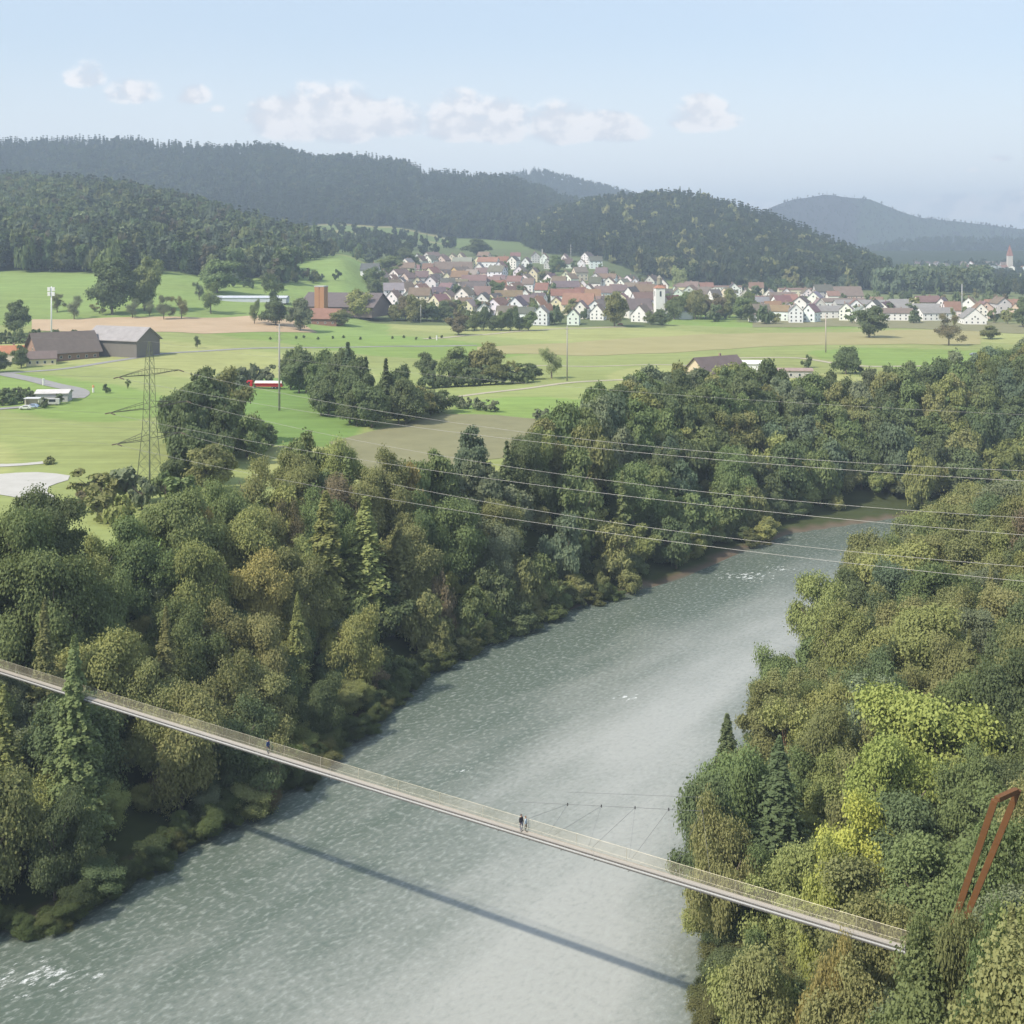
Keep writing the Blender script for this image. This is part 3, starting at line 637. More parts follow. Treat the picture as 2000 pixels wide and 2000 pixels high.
# ------------------------------------------------------------------ people
def person(x, y, z, rz, h, jacket, trousers, skin, hair, label, pose=0):
    root = empty('person', (x, y, z), rz, label, 'person', 'people walking over the footbridge')
    k = h / 1.75
    J = {'pel': (0, 0, .95), 'sp': (0, 0, 1.15), 'ch': (0, .01, 1.36), 'nk': (0, 0, 1.50), 'hd': (0, -.01, 1.60), 'ht': (0, 0, 1.72),
         'hl': (.10, 0, .92), 'kl': (.11, -.05 - pose, .50), 'fl': (.11, .06 + pose, .07), 'tl': (.12, -.13 + pose, .03), 'hr': (-.10, 0, .92), 'kr': (-.11, .03 + pose, .50), 'fr': (-.11, -.02 - pose, .07), 'tr': (-.12, -.20 - pose, .03),
         'sl': (.19, .01, 1.40), 'el': (.25, .03, 1.12), 'wl': (.25, -.08, .90), 'pl': (.25, -.11, .84), 'sr': (-.19, .01, 1.40), 'er': (-.25, .05, 1.12), 'wr': (-.23, -.04, .90), 'pr': (-.23, -.07, .84)}
    R = {'pel': .14, 'sp': .13, 'ch': .155, 'nk': .055, 'hd': .085, 'ht': .075, 'hl': .10, 'kl': .062, 'fl': .045, 'tl': .035, 'hr': .10, 'kr': .062, 'fr': .045, 'tr': .035, 'sl': .075, 'el': .048, 'wl': .034, 'pl': .036, 'sr': .075, 'er': .048, 'wr': .034, 'pr': .036}
    E = [('pel', 'sp'), ('sp', 'ch'), ('ch', 'nk'), ('nk', 'hd'), ('hd', 'ht'), ('pel', 'hl'), ('hl', 'kl'), ('kl', 'fl'), ('fl', 'tl'), ('pel', 'hr'), ('hr', 'kr'), ('kr', 'fr'), ('fr', 'tr'), ('ch', 'sl'), ('sl', 'el'), ('el', 'wl'), ('wl', 'pl'), ('ch', 'sr'), ('sr', 'er'), ('er', 'wr'), ('wr', 'pr')]
    nm = list(J); vs = [tuple(c * k for c in J[n]) for n in nm]; rr = [R[n] * k for n in nm]; es = [(nm.index(a), nm.index(b_)) for a, b_ in E]
    for s in (1, -1):                                   # five short fingers on each hand
        w_ = nm.index('pl' if s > 0 else 'pr'); px_, py_, pz_ = vs[w_]
        for f in range(5):
            tip = (px_ + (s * .0), py_ + (f - 2) * .016 * k, pz_ - (.085 - .012 * abs(f - 2)) * k) if f else (px_ - s * .03 * k, py_ - .045 * k, pz_ - .03 * k)
            vs.append(tip); rr.append(.010 * k); es.append((w_, len(vs) - 1))
    me = bpy.data.meshes.new('body'); me.from_pydata(vs, es, []); o = bpy.data.objects.new('body', me); COL.objects.link(o)
    md = o.modifiers.new('skin', 'SKIN')
    for i, sv in enumerate(me.skin_vertices[0].data): sv.radius = (rr[i], rr[i]); sv.use_root = (i == 0)
    o.modifiers.new('sub', 'SUBSURF').levels = 1; o.modifiers['sub'].render_levels = 1
    dg = bpy.context.evaluated_depsgraph_get(); dg.update()
    ev = bpy.data.meshes.new_from_object(o.evaluated_get(dg)); bpy.data.objects.remove(o)
    mats = []
    for nme, c in (('skin', skin), ('trousers', trousers), ('jacket', jacket), ('shoe', (.05, .05, .05))):
        mats.append(mat(nme, lambda t, c=c: t.n('ShaderNodeBsdfPrincipled', {'Base Color': t.mix(noise(t, 9, 3), (*[q * .85 for q in c], 1), (*c, 1)), 'Roughness': .85}).outputs[0]))
    ev.materials.clear()
    for m in mats: ev.materials.append(m)
    for p in ev.polygons:
        zc = p.center.z / k; ar = abs(p.center.x) / k > .20
        p.material_index = 0 if (zc > 1.49 or (ar and zc < .92)) else 3 if zc < .11 else 1 if (zc < .96 and not ar) else 2
        p.use_smooth = True
    bo = ob('body', ev, root)
    hb = MB(); n = 10
    for i in range(5):
        th_ = i / 4 * 1.9
        for j in range(n): a = j / n * 6.283; hb.v.append((math.cos(a) * math.sin(th_) * .098 * k, (math.sin(a) * math.sin(th_) * .105 + .018) * k, (1.665 + math.cos(th_) * .105) * k))
    for i in range(4):
        for j in range(n):
            if i == 3 and n // 2 < j < n - 1: continue      # opening for the face
            hb.f.append((i * n + j, i * n + (j + 1) % n, (i + 1) * n + (j + 1) % n, (i + 1) * n + j)); hb.m.append(0)
    hb.build('hair', M_CLOTH, root, hair, True)
    fb = MB()
    for s in (-1, 1): fb = MB(); fb.box((s * .033 * k, -.103 * k, 1.625 * k), (.022 * k, .012 * k, .012 * k)); fb.build('eye', M_CLOTH, root, (.03, .03, .03))
    fb = MB(); fb.add([(-.014 * k, -.09 * k, 1.61 * k), (.014 * k, -.09 * k, 1.61 * k), (0, -.128 * k, 1.585 * k), (0, -.095 * k, 1.635 * k)], [(0, 1, 2), (1, 3, 2), (3, 0, 2)]); fb.build('nose', M_CLOTH, root, skin)
    fb = MB(); fb.box((0, -.098 * k, 1.558 * k), (.045 * k, .012 * k, .010 * k)); fb.build('mouth', M_CLOTH, root, (.30, .10, .09))
    return root
def s_at(px):
    lo, hi = 0, BL
    for _ in range(40):
        m_ = (lo + hi) / 2; q = bp(m_)
        if 1000 + F * q[0] / q[1] < px: lo = m_
        else: hi = m_
    return lo
bang = math.atan2(bd[1], bd[0])
q = bp(s_at(1017), .12, 0); person(q[0], q[1], q[2], bang + rad(75), 1.84, (.018, .016, .028), (.16, .17, .26), (.45, .28, .20), (.10, .07, .05), 'person in a black jacket and blue jeans, left one of a pair on the footbridge', .03)
q = bp(s_at(1024), .30, 0); person(q[0], q[1], q[2], bang + rad(110), 1.68, (.50, .60, .70), (.16, .16, .13), (.45, .28, .20), (.22, .12, .07), 'person in a light blue top and olive trousers, right of a pair on the footbridge', .05)
q = bp(s_at(522), .15, 0); person(q[0], q[1], q[2], bang + rad(90), 1.75, (.02, .05, .16), (.05, .06, .09), (.45, .28, .20), (.04, .03, .03), 'lone person in dark blue on the left part of the footbridge', .08)

# ------------------------------------------------------------------ high-voltage pylon and wires
LINE_A, LINE_B = np.array([-87., 295.]), np.array([82., 196.]); ldv = (LINE_B - LINE_A) / np.hypot(*(LINE_B - LINE_A)); lnv = np.array([-ldv[1], ldv[0]])
PYZ = 23.5
py = empty('power_pylon', (LINE_A[0], LINE_A[1], PYZ), math.atan2(ldv[1], ldv[0]), 'tall grey-green lattice pylon with three pairs of crossarms standing beside the pale gravel pond', 'pylon')
PH = 40.3
def pyw_(z): return np.interp(z, [0, 8, 20, 36, 40.3], [3.0, 2.0, 1.15, .7, .15])
GC = (.22, .24, .15)
for sx_ in (-1, 1):
    for sy_ in (-1, 1):
        b = MB(); zs = [0, 8, 14, 20, 28, 36, PH]
        b.path([(sx_ * pyw_(z), sy_ * pyw_(z), z) for z in zs], [.13, .12, .11, .10, .09, .08, .06], 4); b.build('leg', M_STEEL, py, GC)
b = MB(); zs = [0, 4, 8, 11, 14, 17, 19.5, 22, 24.5, 27, 29.5, 32, 34, 36, 38]
for a, c in zip(zs[:-1], zs[1:]):
    wa, wc = pyw_(a), pyw_(c)
    for s in (-1, 1):
        b.tube((-wa, s * wa, a), (wc, s * wc, c), .034, n=4); b.tube((wa, s * wa, a), (-wc, s * wc, c), .034, n=4)
        b.tube((s * wa, -wa, a), (s * wc, wc, c), .034, n=4); b.tube((s * wa, wa, a), (s * wc, -wc, c), .034, n=4)
        b.tube((-wa, s * wa, a), (wa, s * wa, a), .03, n=4); b.tube((s * wa, -wa, a), (s * wa, wa, a), .03, n=4)
b.build('bracing', M_STEEL, py, GC)
ARMS = [(32.3, 9.5), (24.3, 12.0), (16.8, 10.0)]; ends = []
for z, l in ARMS:
    b = MB()
    for s in (-1, 1):
        wz = pyw_(z)
        for e in (-1, 1):
            b.tube((e * wz, s * wz, z), (0, s * l, z + .35), .08, n=4); b.tube((e * wz, s * wz, z + 1.5), (0, s * l, z + .35), .065, n=4)
        for t in (.25, .5, .75):
            xx = wz * (1 - t); yy = s * (wz + (l - wz) * t); zt = z + 1.5 * (1 - t) + .35 * t; zb_ = z + .35 * t
            b.tube((-xx, yy, zb_), (xx, yy, zb_), .03, n=4); b.tube((xx, yy, zb_), (xx, yy, zt), .03, n=4); b.tube((-xx, yy, zb_), (-xx, yy, zt), .03, n=4)
    b.build('crossarm', M_STEEL, py, (.14, .13, .10))
    for s in (-1, 1):
        for e in (-1, 1):
            i_ = MB()
            for k_ in range(7): i_.tube((e * (.2 + k_ * .22), 0, -k_ * .05), (e * (.32 + k_ * .22), 0, -k_ * .05 - .03), .15, n=8)
            o = i_.build('insulator', M_PAINT, py, (.16, .12, .09)); o.location = (0, s * l, z + .3)
WIRES = {0: [(370, 735), (600, 782), (1200, 861), (2000, 921)], 1: [(224, 737), (600, 805), (1200, 878), (2000, 940)], 2: [(379, 799), (600, 843), (1200, 938), (2000, 1012)],
         3: [(202, 806), (600, 876), (1200, 971), (2000, 1043)], 4: [(366, 858), (600, 914), (1200, 1017), (2000, 1108)], 5: [(217, 867), (600, 945), (1200, 1044), (2000, 1135)], 6: [(293, 660), (600, 700), (1200, 768), (2000, 808)]}
wn = ['upper back', 'upper front', 'middle back', 'middle front', 'lowest back', 'lowest front', 'topmost earth']
for w_i, pts in WIRES.items():
    if w_i == 6: A0 = LINE_A.copy(); z0 = PYZ + PH; off = 0
    else:
        z, l = ARMS[w_i // 2]; off = l if w_i % 2 == 0 else -l; A0 = LINE_A + lnv * off; z0 = PYZ + z + .1
    ts, zz = [0.], [z0]
    for px, pyy in pts[1:]:
        u_ = (px - 1000) / F; t = (u_ * A0[1] - A0[0]) / (ldv[0] - u_ * ldv[1]); Yq = A0[1] + ldv[1] * t
        ts.append(t); zz.append(CAMZ - Yq * (pyy - HOR) / F)
    co = np.polyfit(ts, zz, 2, w=[6, 1, 1, 1]); L_ = 330
    b = MB(); base = Vector((A0[0], A0[1], z0))
    def wpt(t): return Vector((A0[0] + ldv[0] * t, A0[1] + ldv[1] * t, float(np.polyval(co, t)) if t > 1.6 else z0 + (float(np.polyval(co, 1.6)) - z0) * t / 1.6)) - base
    tl = [0, 1.6] + list(np.linspace(4, L_, 60)); b.path([wpt(t) for t in tl], .032 if w_i < 6 else .017, 5)
    o = b.build('power_line', M_STEEL, None, (.24, .24, .24)); o.location = base
    tag(o, f'{wn[w_i]} wire of the power line running from the lattice pylon over the river woods', 'power line', 'wires strung from the pylon')
    # the span leaving the pylon on the other side
    b = MB(); b.path([Vector((-ldv[0] * t, -ldv[1] * t, -.022 * t + .00009 * t * t)) for t in np.linspace(1.6 if w_i < 6 else 0, 220, 30)], .018, 5)
    o = b.build('power_line', M_STEEL, None, (.24, .24, .24)); o.location = base
    tag(o, f'{wn[w_i]} wire leaving the lattice pylon over the meadow, away from the river', 'power line', 'wires strung from the pylon')

# single poles
def pole(px, py_, top_py, label, r=.28, arms=3, color=(.34, .32, .29), head=False, D=None, arml=2.4):
    x, y, z = PT(px, py_) if D is None else ((px * K - 1000) / F * D, D, None)
    if z is None: z = tz(x, y)
    h = CAMZ - y * (top_py * K - HOR) / F - z
    root = empty('mast' if head else 'utility_pole', (x, y, z - .3), 0, label, 'mast' if head else 'pole', 'poles standing in the fields')
    b = MB(); b.tube((0, 0, 0), (0, 0, h + .3), r, r * .6, 10); b.build('shaft', M_PAINT, root, color, True)
    for i in range(arms):
        b = MB(); b.box((0, 0, h - 1.2 - i * h * .07), (arml, .16, .18)); b.build('crossarm', M_STEEL, root, color)
    if head:
        b = MB()
        for zz_ in (h - 1.3, h - 4.0):
            for s in (-1, 1): b.box((s * 1.25, -.3, zz_), (1.5, .9, 2.2))
        b.build('antenna_panels', M_PAINT, root, (.75, .75, .74))
    return root
pole(527, 775, 611, 'tall slim grey pole with three short crossarms on the meadow right of the red truck', .42, 3)
pole(1070, 719, 615, 'slim grey pole beside the pale tree at the gravel track', .34, 2, arml=1.6)
pole(1558, 665, 592, 'pinkish grey pole in the dry meadow before the white houses', .38, 1, (.45, .38, .34), arml=1.6)
pole(1815, 610, 536, 'grey pole rising among the white houses beside the white tent-roofed hall', .5, 1, (.42, .42, .42), D=985)
pole(97, 660, 540, 'white mast with four antenna panels behind the farm roof', .5, 0, (.68, .70, .72), True, D=690)
pole(1023, 512, 470, 'tiny pale lamp mast above the hillside row of houses', .5, 1, (.6, .6, .55), arml=3)
pole(745, 605, 560, 'thin pale flagpole beside the large brown hall roof', .22, 0, (.55, .58, .6))
pole(1077, 506, 461, 'thin pole standing before the dark wood above the village', .4, 0, (.4, .4, .4))
pole(794, 610, 575, 'thin pale pole on the sports meadow', .2, 0, (.6, .6, .58))

# ------------------------------------------------------------------ buildings
WIN_ME = MB(); WIN_ME.box((0, -.02, 0), (1.25, .10, 1.45), 0); WIN_ME.box((0, -.09, 0), (.98, .05, 1.2), 1); WIN_ME = WIN_ME.build('window', [M_PAINT, M_GLASS], link=False)
def house_tpl(wd, ln, h, rh, over=.5, hip=0.0, chim=True, nwin=(2, 3), floors=2, win=True, name='house', wsc=1.0):
    """gabled house: ridge along local x; returns the root with parts"""
    root = empty(name)
    b = MB(); a, c = ln / 2, wd / 2
    b.add([(-a, -c, -1.5), (a, -c, -1.5), (a, c, -1.5), (-a, c, -1.5), (-a, -c, h), (a, -c, h), (a, c, h), (-a, c, h), (-a + hip, 0, h + rh), (a - hip, 0, h + rh)],
          [(0, 1, 5, 4), (2, 3, 7, 6), (1, 2, 6, 9, 5), (3, 0, 4, 8, 7)] if not hip else [(0, 1, 5, 4), (2, 3, 7, 6), (1, 2, 6, 5), (3, 0, 4, 7)])
    wl = b.build('wall', M_WALL, root, (.75, .73, .68))
    b = MB(); th_ = .28; sl_ = rh / c; A, Cc = a + over, c + over; zb_ = h - sl_ * over + .05; zt = h + rh + .05
    hx = (hip if hip else -over)
    for dz in (0, th_):
        b.v += [(-A, -Cc, zb_ + dz), (A, -Cc, zb_ + dz), (A, Cc, zb_ + dz), (-A, Cc, zb_ + dz), (-a + hx, 0, zt + dz), (a - hx, 0, zt + dz)]
    b.f += [(6, 7, 11, 10), (8, 9, 10, 11), (1, 0, 4, 5), (3, 2, 5, 4), (0, 1, 7, 6), (2, 3, 9, 8)]
    if hip: b.f += [(7, 8, 11), (9, 6, 10), (1, 2, 8, 7), (3, 0, 6, 9)]
    else: b.f += [(1, 5, 11, 7), (5, 2, 8, 11), (3, 4, 10, 9), (4, 0, 6, 10)]
    b.m = [0] * len(b.f); rf = b.build('roof', M_ROOF, root, (.3, .15, .1))
    if chim:
        b = MB(); b.box((a * .35, c * .25, h + rh + .2), (.8, .8, 1.8)); b.box((a * .35, c * .25, h + rh + 1.15), (1.0, 1.0, .15)); b.build('chimney', M_WALL, rf, (.35, .25, .2))
    if win:
        for fl in range(floors):
            z = 1.6 + fl * 2.75
            if z + .8 > h + (rh * .5 if fl == floors - 1 else 0): continue
            for i in range(nwin[1]):
                if z + .8 < h:
                    x = -a + ln * (i + .5) / nwin[1]
                    for s, rz in ((-1, 0), (1, math.pi)):
                        ob('window', WIN_ME, root, (.8, .8, .8), (x, s * c, z), rz, wsc)
            for i in range(nwin[0]):
                y = -c + wd * (i + .5) / nwin[0]
                if z + .8 > h and abs(y) > c * .45: continue
                for s, rz in ((-1, -math.pi / 2), (1, math.pi / 2)): ob('window', WIN_ME, root, (.8, .8, .8), (s * a, y, z), rz, wsc)
        if rh > 3: ob('window', WIN_ME, root, (.8, .8, .8), (-a, 0, h + .9), -math.pi / 2, wsc); ob('window', WIN_ME, root, (.8, .8, .8), (a, 0, h + .9), math.pi / 2, wsc)
    return root
def recolor(root, wall, roof):
    for ch in root.children:
        n = ch.name.split('.')[0]
        if n == 'wall': ch.color = (*wall, 1)
        elif n == 'roof': ch.color = (*roof, 1)
WALLS = {'white': (.84, .83, .81), 'cream': (.72, .66, .50), 'pale grey': (.60, .59, .57), 'pinkish': (.66, .52, .44), 'ochre': (.62, .46, .22)}
ROOFS = {'red-brown': (.215, .14, .11), 'dull brown': (.20, .155, .13), 'dark grey-brown': (.13, .11, .105), 'orange-red': (.29, .165, .115), 'grey': (.26, .25, .24)}
tpls = [house_tpl(9.5, 12, 7.4, 4.4), house_tpl(10, 14, 8.6, 4.8, nwin=(3, 3), floors=3), house_tpl(8.5, 10, 6.6, 4.6, nwin=(2, 2)), house_tpl(10, 20, 7.6, 4.2, nwin=(2, 5)), house_tpl(10, 11, 5.0, 5.6, nwin=(3, 3))]
tpl_used = [False] * len(tpls)
tiny = [house_tpl(10, 14, 5.5, 4.0, chim=False, win=False), house_tpl(9, 20, 5.0, 3.5, chim=False, win=False)]; tiny_used = [False, False]
houses_xy = []
ORD = ['first', 'second', 'third', 'fourth', 'fifth', 'sixth', 'seventh', 'eighth', 'ninth', 'tenth', 'eleventh', 'twelfth', 'thirteenth', 'fourteenth', 'fifteenth', 'sixteenth', 'seventeenth', 'eighteenth', 'nineteenth', 'twentieth', 'twenty-first', 'twenty-second', 'twenty-third', 'twenty-fourth', 'twenty-fifth']
LANDMARKS_PX = []   # (x0,x1,y0,y1) displayed boxes kept free for the special buildings
def landmark(name, px, py_, wd, ln, h, rh, rz, wall, roof, label, cat='building', D=None, **kw):
    if D is None: x, y, z = PT(px, py_)
    else: x, y = (px * K - 1000) / F * D, D; z = tz(x, y)
    r = house_tpl(wd, ln, h, rh, name=name, **kw); r.location = (x, y, z); r.rotation_euler = (0, 0, rad(rz)); recolor(r, wall, roof); tag(r, label, cat)
    houses_xy.append((x, y, max(wd, ln) * .55)); return r
# farm on the left
fb_ = landmark('farmhouse', 118, 676, 25, 30, 4.5, 9, 36, (.30, .20, .15), (.13, .105, .09), 'broad brown farmhouse under a big dull tiled roof, left one of the joined farm buildings', 'farmhouse', D=640, over=1.6, floors=1, nwin=(6, 7), chim=False)
landmark('barn', 232, 672, 18, 34, 9.0, 6.0, -24, (.17, .155, .14), (.34, .32, .32), 'dark grey timber barn with a pale sheet roof, joined to the brown farmhouse', 'barn', D=652, over=1.2, win=False, chim=False)
landmark('farm_cottage', 14, 682, 10, 16, 5, 3.5, 5, (.62, .55, .45), (.40, .17, .09), 'small pale cottage with an orange roof left of the brown farmhouse', 'cottage', D=625, nwin=(2, 3))
landmark('farm_annex', 78, 688, 9, 14, 3.4, 3.2, 20, (.72, .64, .40), (.17, .13, .12), 'low cream annex at the left front corner of the farmhouse', 'annex', D=616, nwin=(2, 4), floors=1, chim=False)
# hall and brick tower
landmark('sports_hall', 652, 592, 34, 58, 7, 9, -16, (.20, .155, .14), (.14, .115, .115), 'wide brown hall with a long dark sloping roof behind the brick tower', 'hall', over=2, win=False, chim=False)
landmark('brick_house', 615, 612, 16, 22, 5, 6, -14, (.22, .12, .09), (.26, .14, .10), 'brown tiled house standing in front of the brick tower', 'house', over=1.2, nwin=(3, 4), floors=1, chim=False)
x, y, z = PT(606, 600); bt = empty('brick_tower', (x, y, z - 1), rad(-14), 'square orange brick tower with four shafts beside the brown hall', 'tower')
for i, (dx, dy) in enumerate(((-2., -2.), (2., -2.), (-2., 2.), (2., 2.))):
    b = MB(); b.box((0, 0, 12), (3.5, 3.5, 24)); o = b.build('shaft', M_WALL, bt, (.40, .21, .11)); o.location = (dx, dy, 0)
b = MB(); b.box((0, 0, 24.4), (7.9, 7.9, .8)); b.build('cap', M_WALL, bt, (.45, .45, .45))
b = MB(); b.box((0, 0, 11), (1.1, 7.3, 22)); b.box((0, 0, 11), (7.3, 1.1, 22)); b.build('joint', M_WALL, bt, (.25, .10, .05)); houses_xy.append((x, y, 10))
landmark('greenhouse', 470, 568, 14, 60, 2.6, 1.2, 0, (.52, .55, .62), (.55, .58, .66), 'long low blue-grey greenhouse beyond the scattered field trees', 'greenhouse', win=False, chim=False)
# riverside farmhouse on the right
landmark('riverside_house', 1350, 696, 14, 25, 5.5, 6.0, 34, (.62, .52, .38), (.15, .115, .11), 'cream farmhouse with a dull purple-brown roof rising behind the river woods', 'house', D=560, over=1, nwin=(3, 5))
landmark('garden_shed', 1490, 692, 7, 20, 3.4, .8, -4, (.50, .48, .46), (.36, .27, .24), 'long low shed with a flat brown roof beside the woods', 'shed', D=575, nwin=(1, 5), floors=1, chim=False)
landmark('white_shed', 1416, 682, 8, 16, 4.2, 1.2, -4, (.8, .8, .8), (.82, .82, .80), 'low shed with a bright white roof behind the purple-brown farmhouse roof', 'shed', D=600, win=False, chim=False)
lm_late = [(1560, 600, 16, 30, 6, 4, 4), (1690, 604, 14, 26, 6, 3.5, -6), (1765, 604, 13, 28, 6, 4, 8), (1590, 583, 20, 40, 7, 3, 2), (1715, 583, 16, 36, 6, 3, -8), (1475, 575, 14, 26, 8, 4, 4)]
for i_, (px, py_, wd, ln, h, rh, rz) in enumerate(lm_late):
    landmark('white_building', px, py_, wd, ln, h, rh, rz, WALLS['white'], ROOFS[['grey', 'dull brown'][i_ % 2]], ['bright white long house in front of the works hall', 'white long house at the meadow edge right of the lone dark tree', 'white house with grey roof left of the tent-roofed hall', 'white workshop behind the front houses, beside the works hall', 'white workshop with brown roof behind the sloping works hall', 'tall white house left of the cream apartment block'][i_], 'building', nwin=(3, 6))
# church
x, y, z = PT(1244, 602); ch = empty('church', (x, y, z), rad(8), 'white church with a slim square bell tower and a red-brown saddle roof', 'church'); houses_xy.append((x, y, 26)); chz = z
b = MB(); b.box((0, 0, 11.5), (7.6, 7.6, 27)); b.build('tower', M_WALL, ch, (.82, .81, .78))
b = MB(); b.add([(-4.3, -4.3, 25), (4.3, -4.3, 25), (4.3, 4.3, 25), (-4.3, 4.3, 25), (0, 0, 28.5)], [(0, 1, 4), (1, 2, 4), (2, 3, 4), (3, 0, 4), (3, 2, 1, 0)]); tr_ = b.build('tower_roof', M_ROOF, ch, (.40, .20, .13))
b = MB(); b.tube((0, 0, 28), (0, 0, 33.0), 2.1, 1.9, 8); b.tube((0, 0, 33), (0, 0, 35.5), 2.3, .2, 8); b.build('lantern', M_WALL, tr_, (.30, .28, .22))
for zz_ in (20.5,):
    for dx, dy, rz in ((0, -3.82, 0), (-3.82, 0, -math.pi / 2), (3.82, 0, math.pi / 2)):
        o = ob('window', WIN_ME, ch, (.6, .6, .6), (dx, dy, zz_), rz, (1.3, 1, 3.4)); o['label'] = 'tall dark belfry opening'
def gable_parts(parent, wd, ln, h, rh, loc_, rz, wall, roof, over=.6):
    g = house_tpl(wd, ln, h, rh, over=over, win=False, chim=False)
    for c_ in list(g.children):
        mtx = Matrix.Translation(Vector(loc_)) @ Matrix.Rotation(rz, 4, 'Z'); c_.data.transform(mtx); c_.parent = parent
        c_.color = (*(wall if c_.name.startswith('wall') else roof), 1); c_.name = 'nave' if c_.name.startswith('wall') else 'roof'
    bpy.data.objects.remove(g)
gable_parts(ch, 15, 30, 7, 11, (14.5, 14, 0), rad(55), (.74, .66, .60), (.26, .10, .07)); gable_parts(ch, 9, 22, 5.5, 1.2, (15, -1, 0), 0, (.78, .78, .78), (.60, .60, .60))
gable_parts(ch, 14, 20, 8, 8, (-15, 10, 0), rad(5), (.78, .76, .72), (.16, .13, .13))
# bigger village buildings
def lm(px, py_, wd, ln, h, rh, rz, wall, roof, label, **kw):
    return landmark(kw.pop('name', 'village_building'), px, py_, wd, ln, h, rh, rz, WALLS[wall], ROOFS[roof], label, **kw)
lm(1362, 556, 13, 44, 9, 1.2, 2, 'white', 'red-brown', 'long white flat-roofed block behind the church, before the dark wood', cat='apartment block', nwin=(2, 12), floors=3, chim=False)
lm(1507, 564, 14, 44, 10, 1.6, -3, 'cream', 'red-brown', 'long cream apartment block with a roof box, right of the village trees', cat='apartment block', nwin=(3, 11), floors=3)
lm(1596, 568, 26, 30, 6, 9, 0, 'pinkish', 'dull brown', 'big building with a broad plain brown roof at the edge of the dark copse', nwin=(3, 6))
lm(1092, 594, 18, 26, 9, 9, -12, 'cream', 'orange-red', 'large cream inn with an orange roof and white half-timbered gables', nwin=(4, 6), floors=3)
lm(1192, 576, 15, 19, 8, 9, 62, 'white', 'dark grey-brown', 'tall white house with its gable turned to the river, left of the church', nwin=(3, 4), floors=3)
lm(1212, 607, 13, 17, 6, 7, 66, 'white', 'dull brown', 'bright white gabled house on the meadow edge below the church', nwin=(3, 3))
lm(1130, 603, 11, 13, 6, 6, 70, 'white', 'dull brown', 'small white gabled house on the meadow edge left of the tall green tree', nwin=(3, 3))
lm(1834, 611, 17, 16, 5, 7, 85, 'white', 'pale grey' if False else 'grey', 'white hall with a tent-like pale gable facing the fields', cat='hall', nwin=(4, 3), chim=False)
lm(1900, 588, 15, 42, 6, 5, 3, 'pinkish', 'orange-red', 'long building under a bright red tiled roof near the edge of the far trees', nwin=(2, 8))
lm(1640, 590, 26, 60, 8, 3.2, -6, 'pale grey', 'grey', 'very large pale works hall with a light grey roof among the white houses', cat='works hall', win=False, chim=False)
lm(1722, 595, 22, 44, 6, 4, -14, 'pale grey', 'grey', 'pale works hall with a sloping light roof right of the largest hall', cat='works hall', win=False, chim=False)
lm(855, 521, 16, 44, 8, 8, 4, 'white', 'dull brown', 'long building with a big brown roof at the top of the village', nwin=(3, 9))
lm(1895, 508, 12, 16, 6, 8, 0, 'pale grey', 'dull brown', 'tiny chapel hall far off beside the distant church tower', win=False, chim=False, cat='chapel')
x, y, z = PT(1905, 510); ft = empty('church_tower', (x, y, z), 0, 'far distant pale church tower with a thin reddish spire', 'church tower')
b = MB(); b.box((0, 0, 14), (9, 9, 28)); b.build('tower', M_WALL, ft, (.62, .58, .52))
b = MB(); b.add([(-5, -5, 28), (5, -5, 28), (5, 5, 28), (-5, 5, 28), (0, 0, 50)], [(0, 1, 4), (1, 2, 4), (2, 3, 4), (3, 0, 4), (3, 2, 1, 0)]); b.build('spire', M_ROOF, ft, (.35, .16, .12))

def fill_rows(rows, group, where, tp, used, wallw, roofw, dmin):
    hr = random.Random(5)
    for ri, (yd, xs, step, rowname) in enumerate(rows):
        k = 0; x_ = xs[0]
        while x_ < xs[1]:
            px = x_ + hr.uniform(-5, 5); pyd = yd + hr.uniform(-2.2, 2.2); x_ += step * hr.uniform(.85, 1.2)
            X, Y, Z = PT(px, pyd)
            if any(math.hypot(X - a, (Y - b_)) < rr_ + 7 for a, b_, rr_ in houses_xy): continue
            i = hr.randrange(len(tp)); wn_ = hr.choices(list(WALLS), wallw)[0]; rn = hr.choices(list(ROOFS), roofw)[0]
            o = tp[i] if not used[i] else copy_tree(tp[i]); used[i] = True
            s = hr.uniform(1.0, 1.32)
            rz = rad(hr.choice([0, 12, 55, 62, 70, 78, 84, -15]) + hr.uniform(-12, 12))
            o.location = (X, Y, Z); o.rotation_euler = (0, 0, rz); o.scale = (s, s, s)
            for q_ in o.children:
                nmm = q_.name.split('.')[0]
                if nmm == 'wall': q_.color = (*[c * hr.uniform(.92, 1.05) for c in WALLS[wn_]], 1)
                elif nmm == 'roof': q_.color = (*[c * hr.uniform(.85, 1.15) for c in ROOFS[rn]], 1)
            tag(o, f'{wn_} house, {rn} roof, {ORD[min(k, 24)]} from left in {rowname}, {where}', 'house', group)
            houses_xy.append((X, Y, dmin)); k += 1
fill_rows([(611, (955, 1110), 30, 'front row'), (600, (885, 1265), 29, 'second row'), (589, (830, 1250), 28, 'third row'), (579, (740, 1300), 26, 'fourth row'), (569, (745, 1420), 26, 'fifth row'),
           (559, (740, 1440), 25, 'sixth row'), (549, (735, 1300), 25, 'seventh row'), (540, (715, 1240), 24, 'eighth row'), (531, (700, 1150), 23, 'ninth row'), (521, (710, 960), 23, 'tenth row'), (508, (770, 1130), 21, 'upper hillside row'), (497, (790, 1110), 19, 'top hillside row')],
          'houses of the village', 'the central village', tpls, tpl_used, [8, 2.5, 1.5, 1, .4], [3.5, 5, 2.5, .6, .8], 7.5)
r_tp = [copy_tree(t) for t in tpls]; r_used = [False] * 5
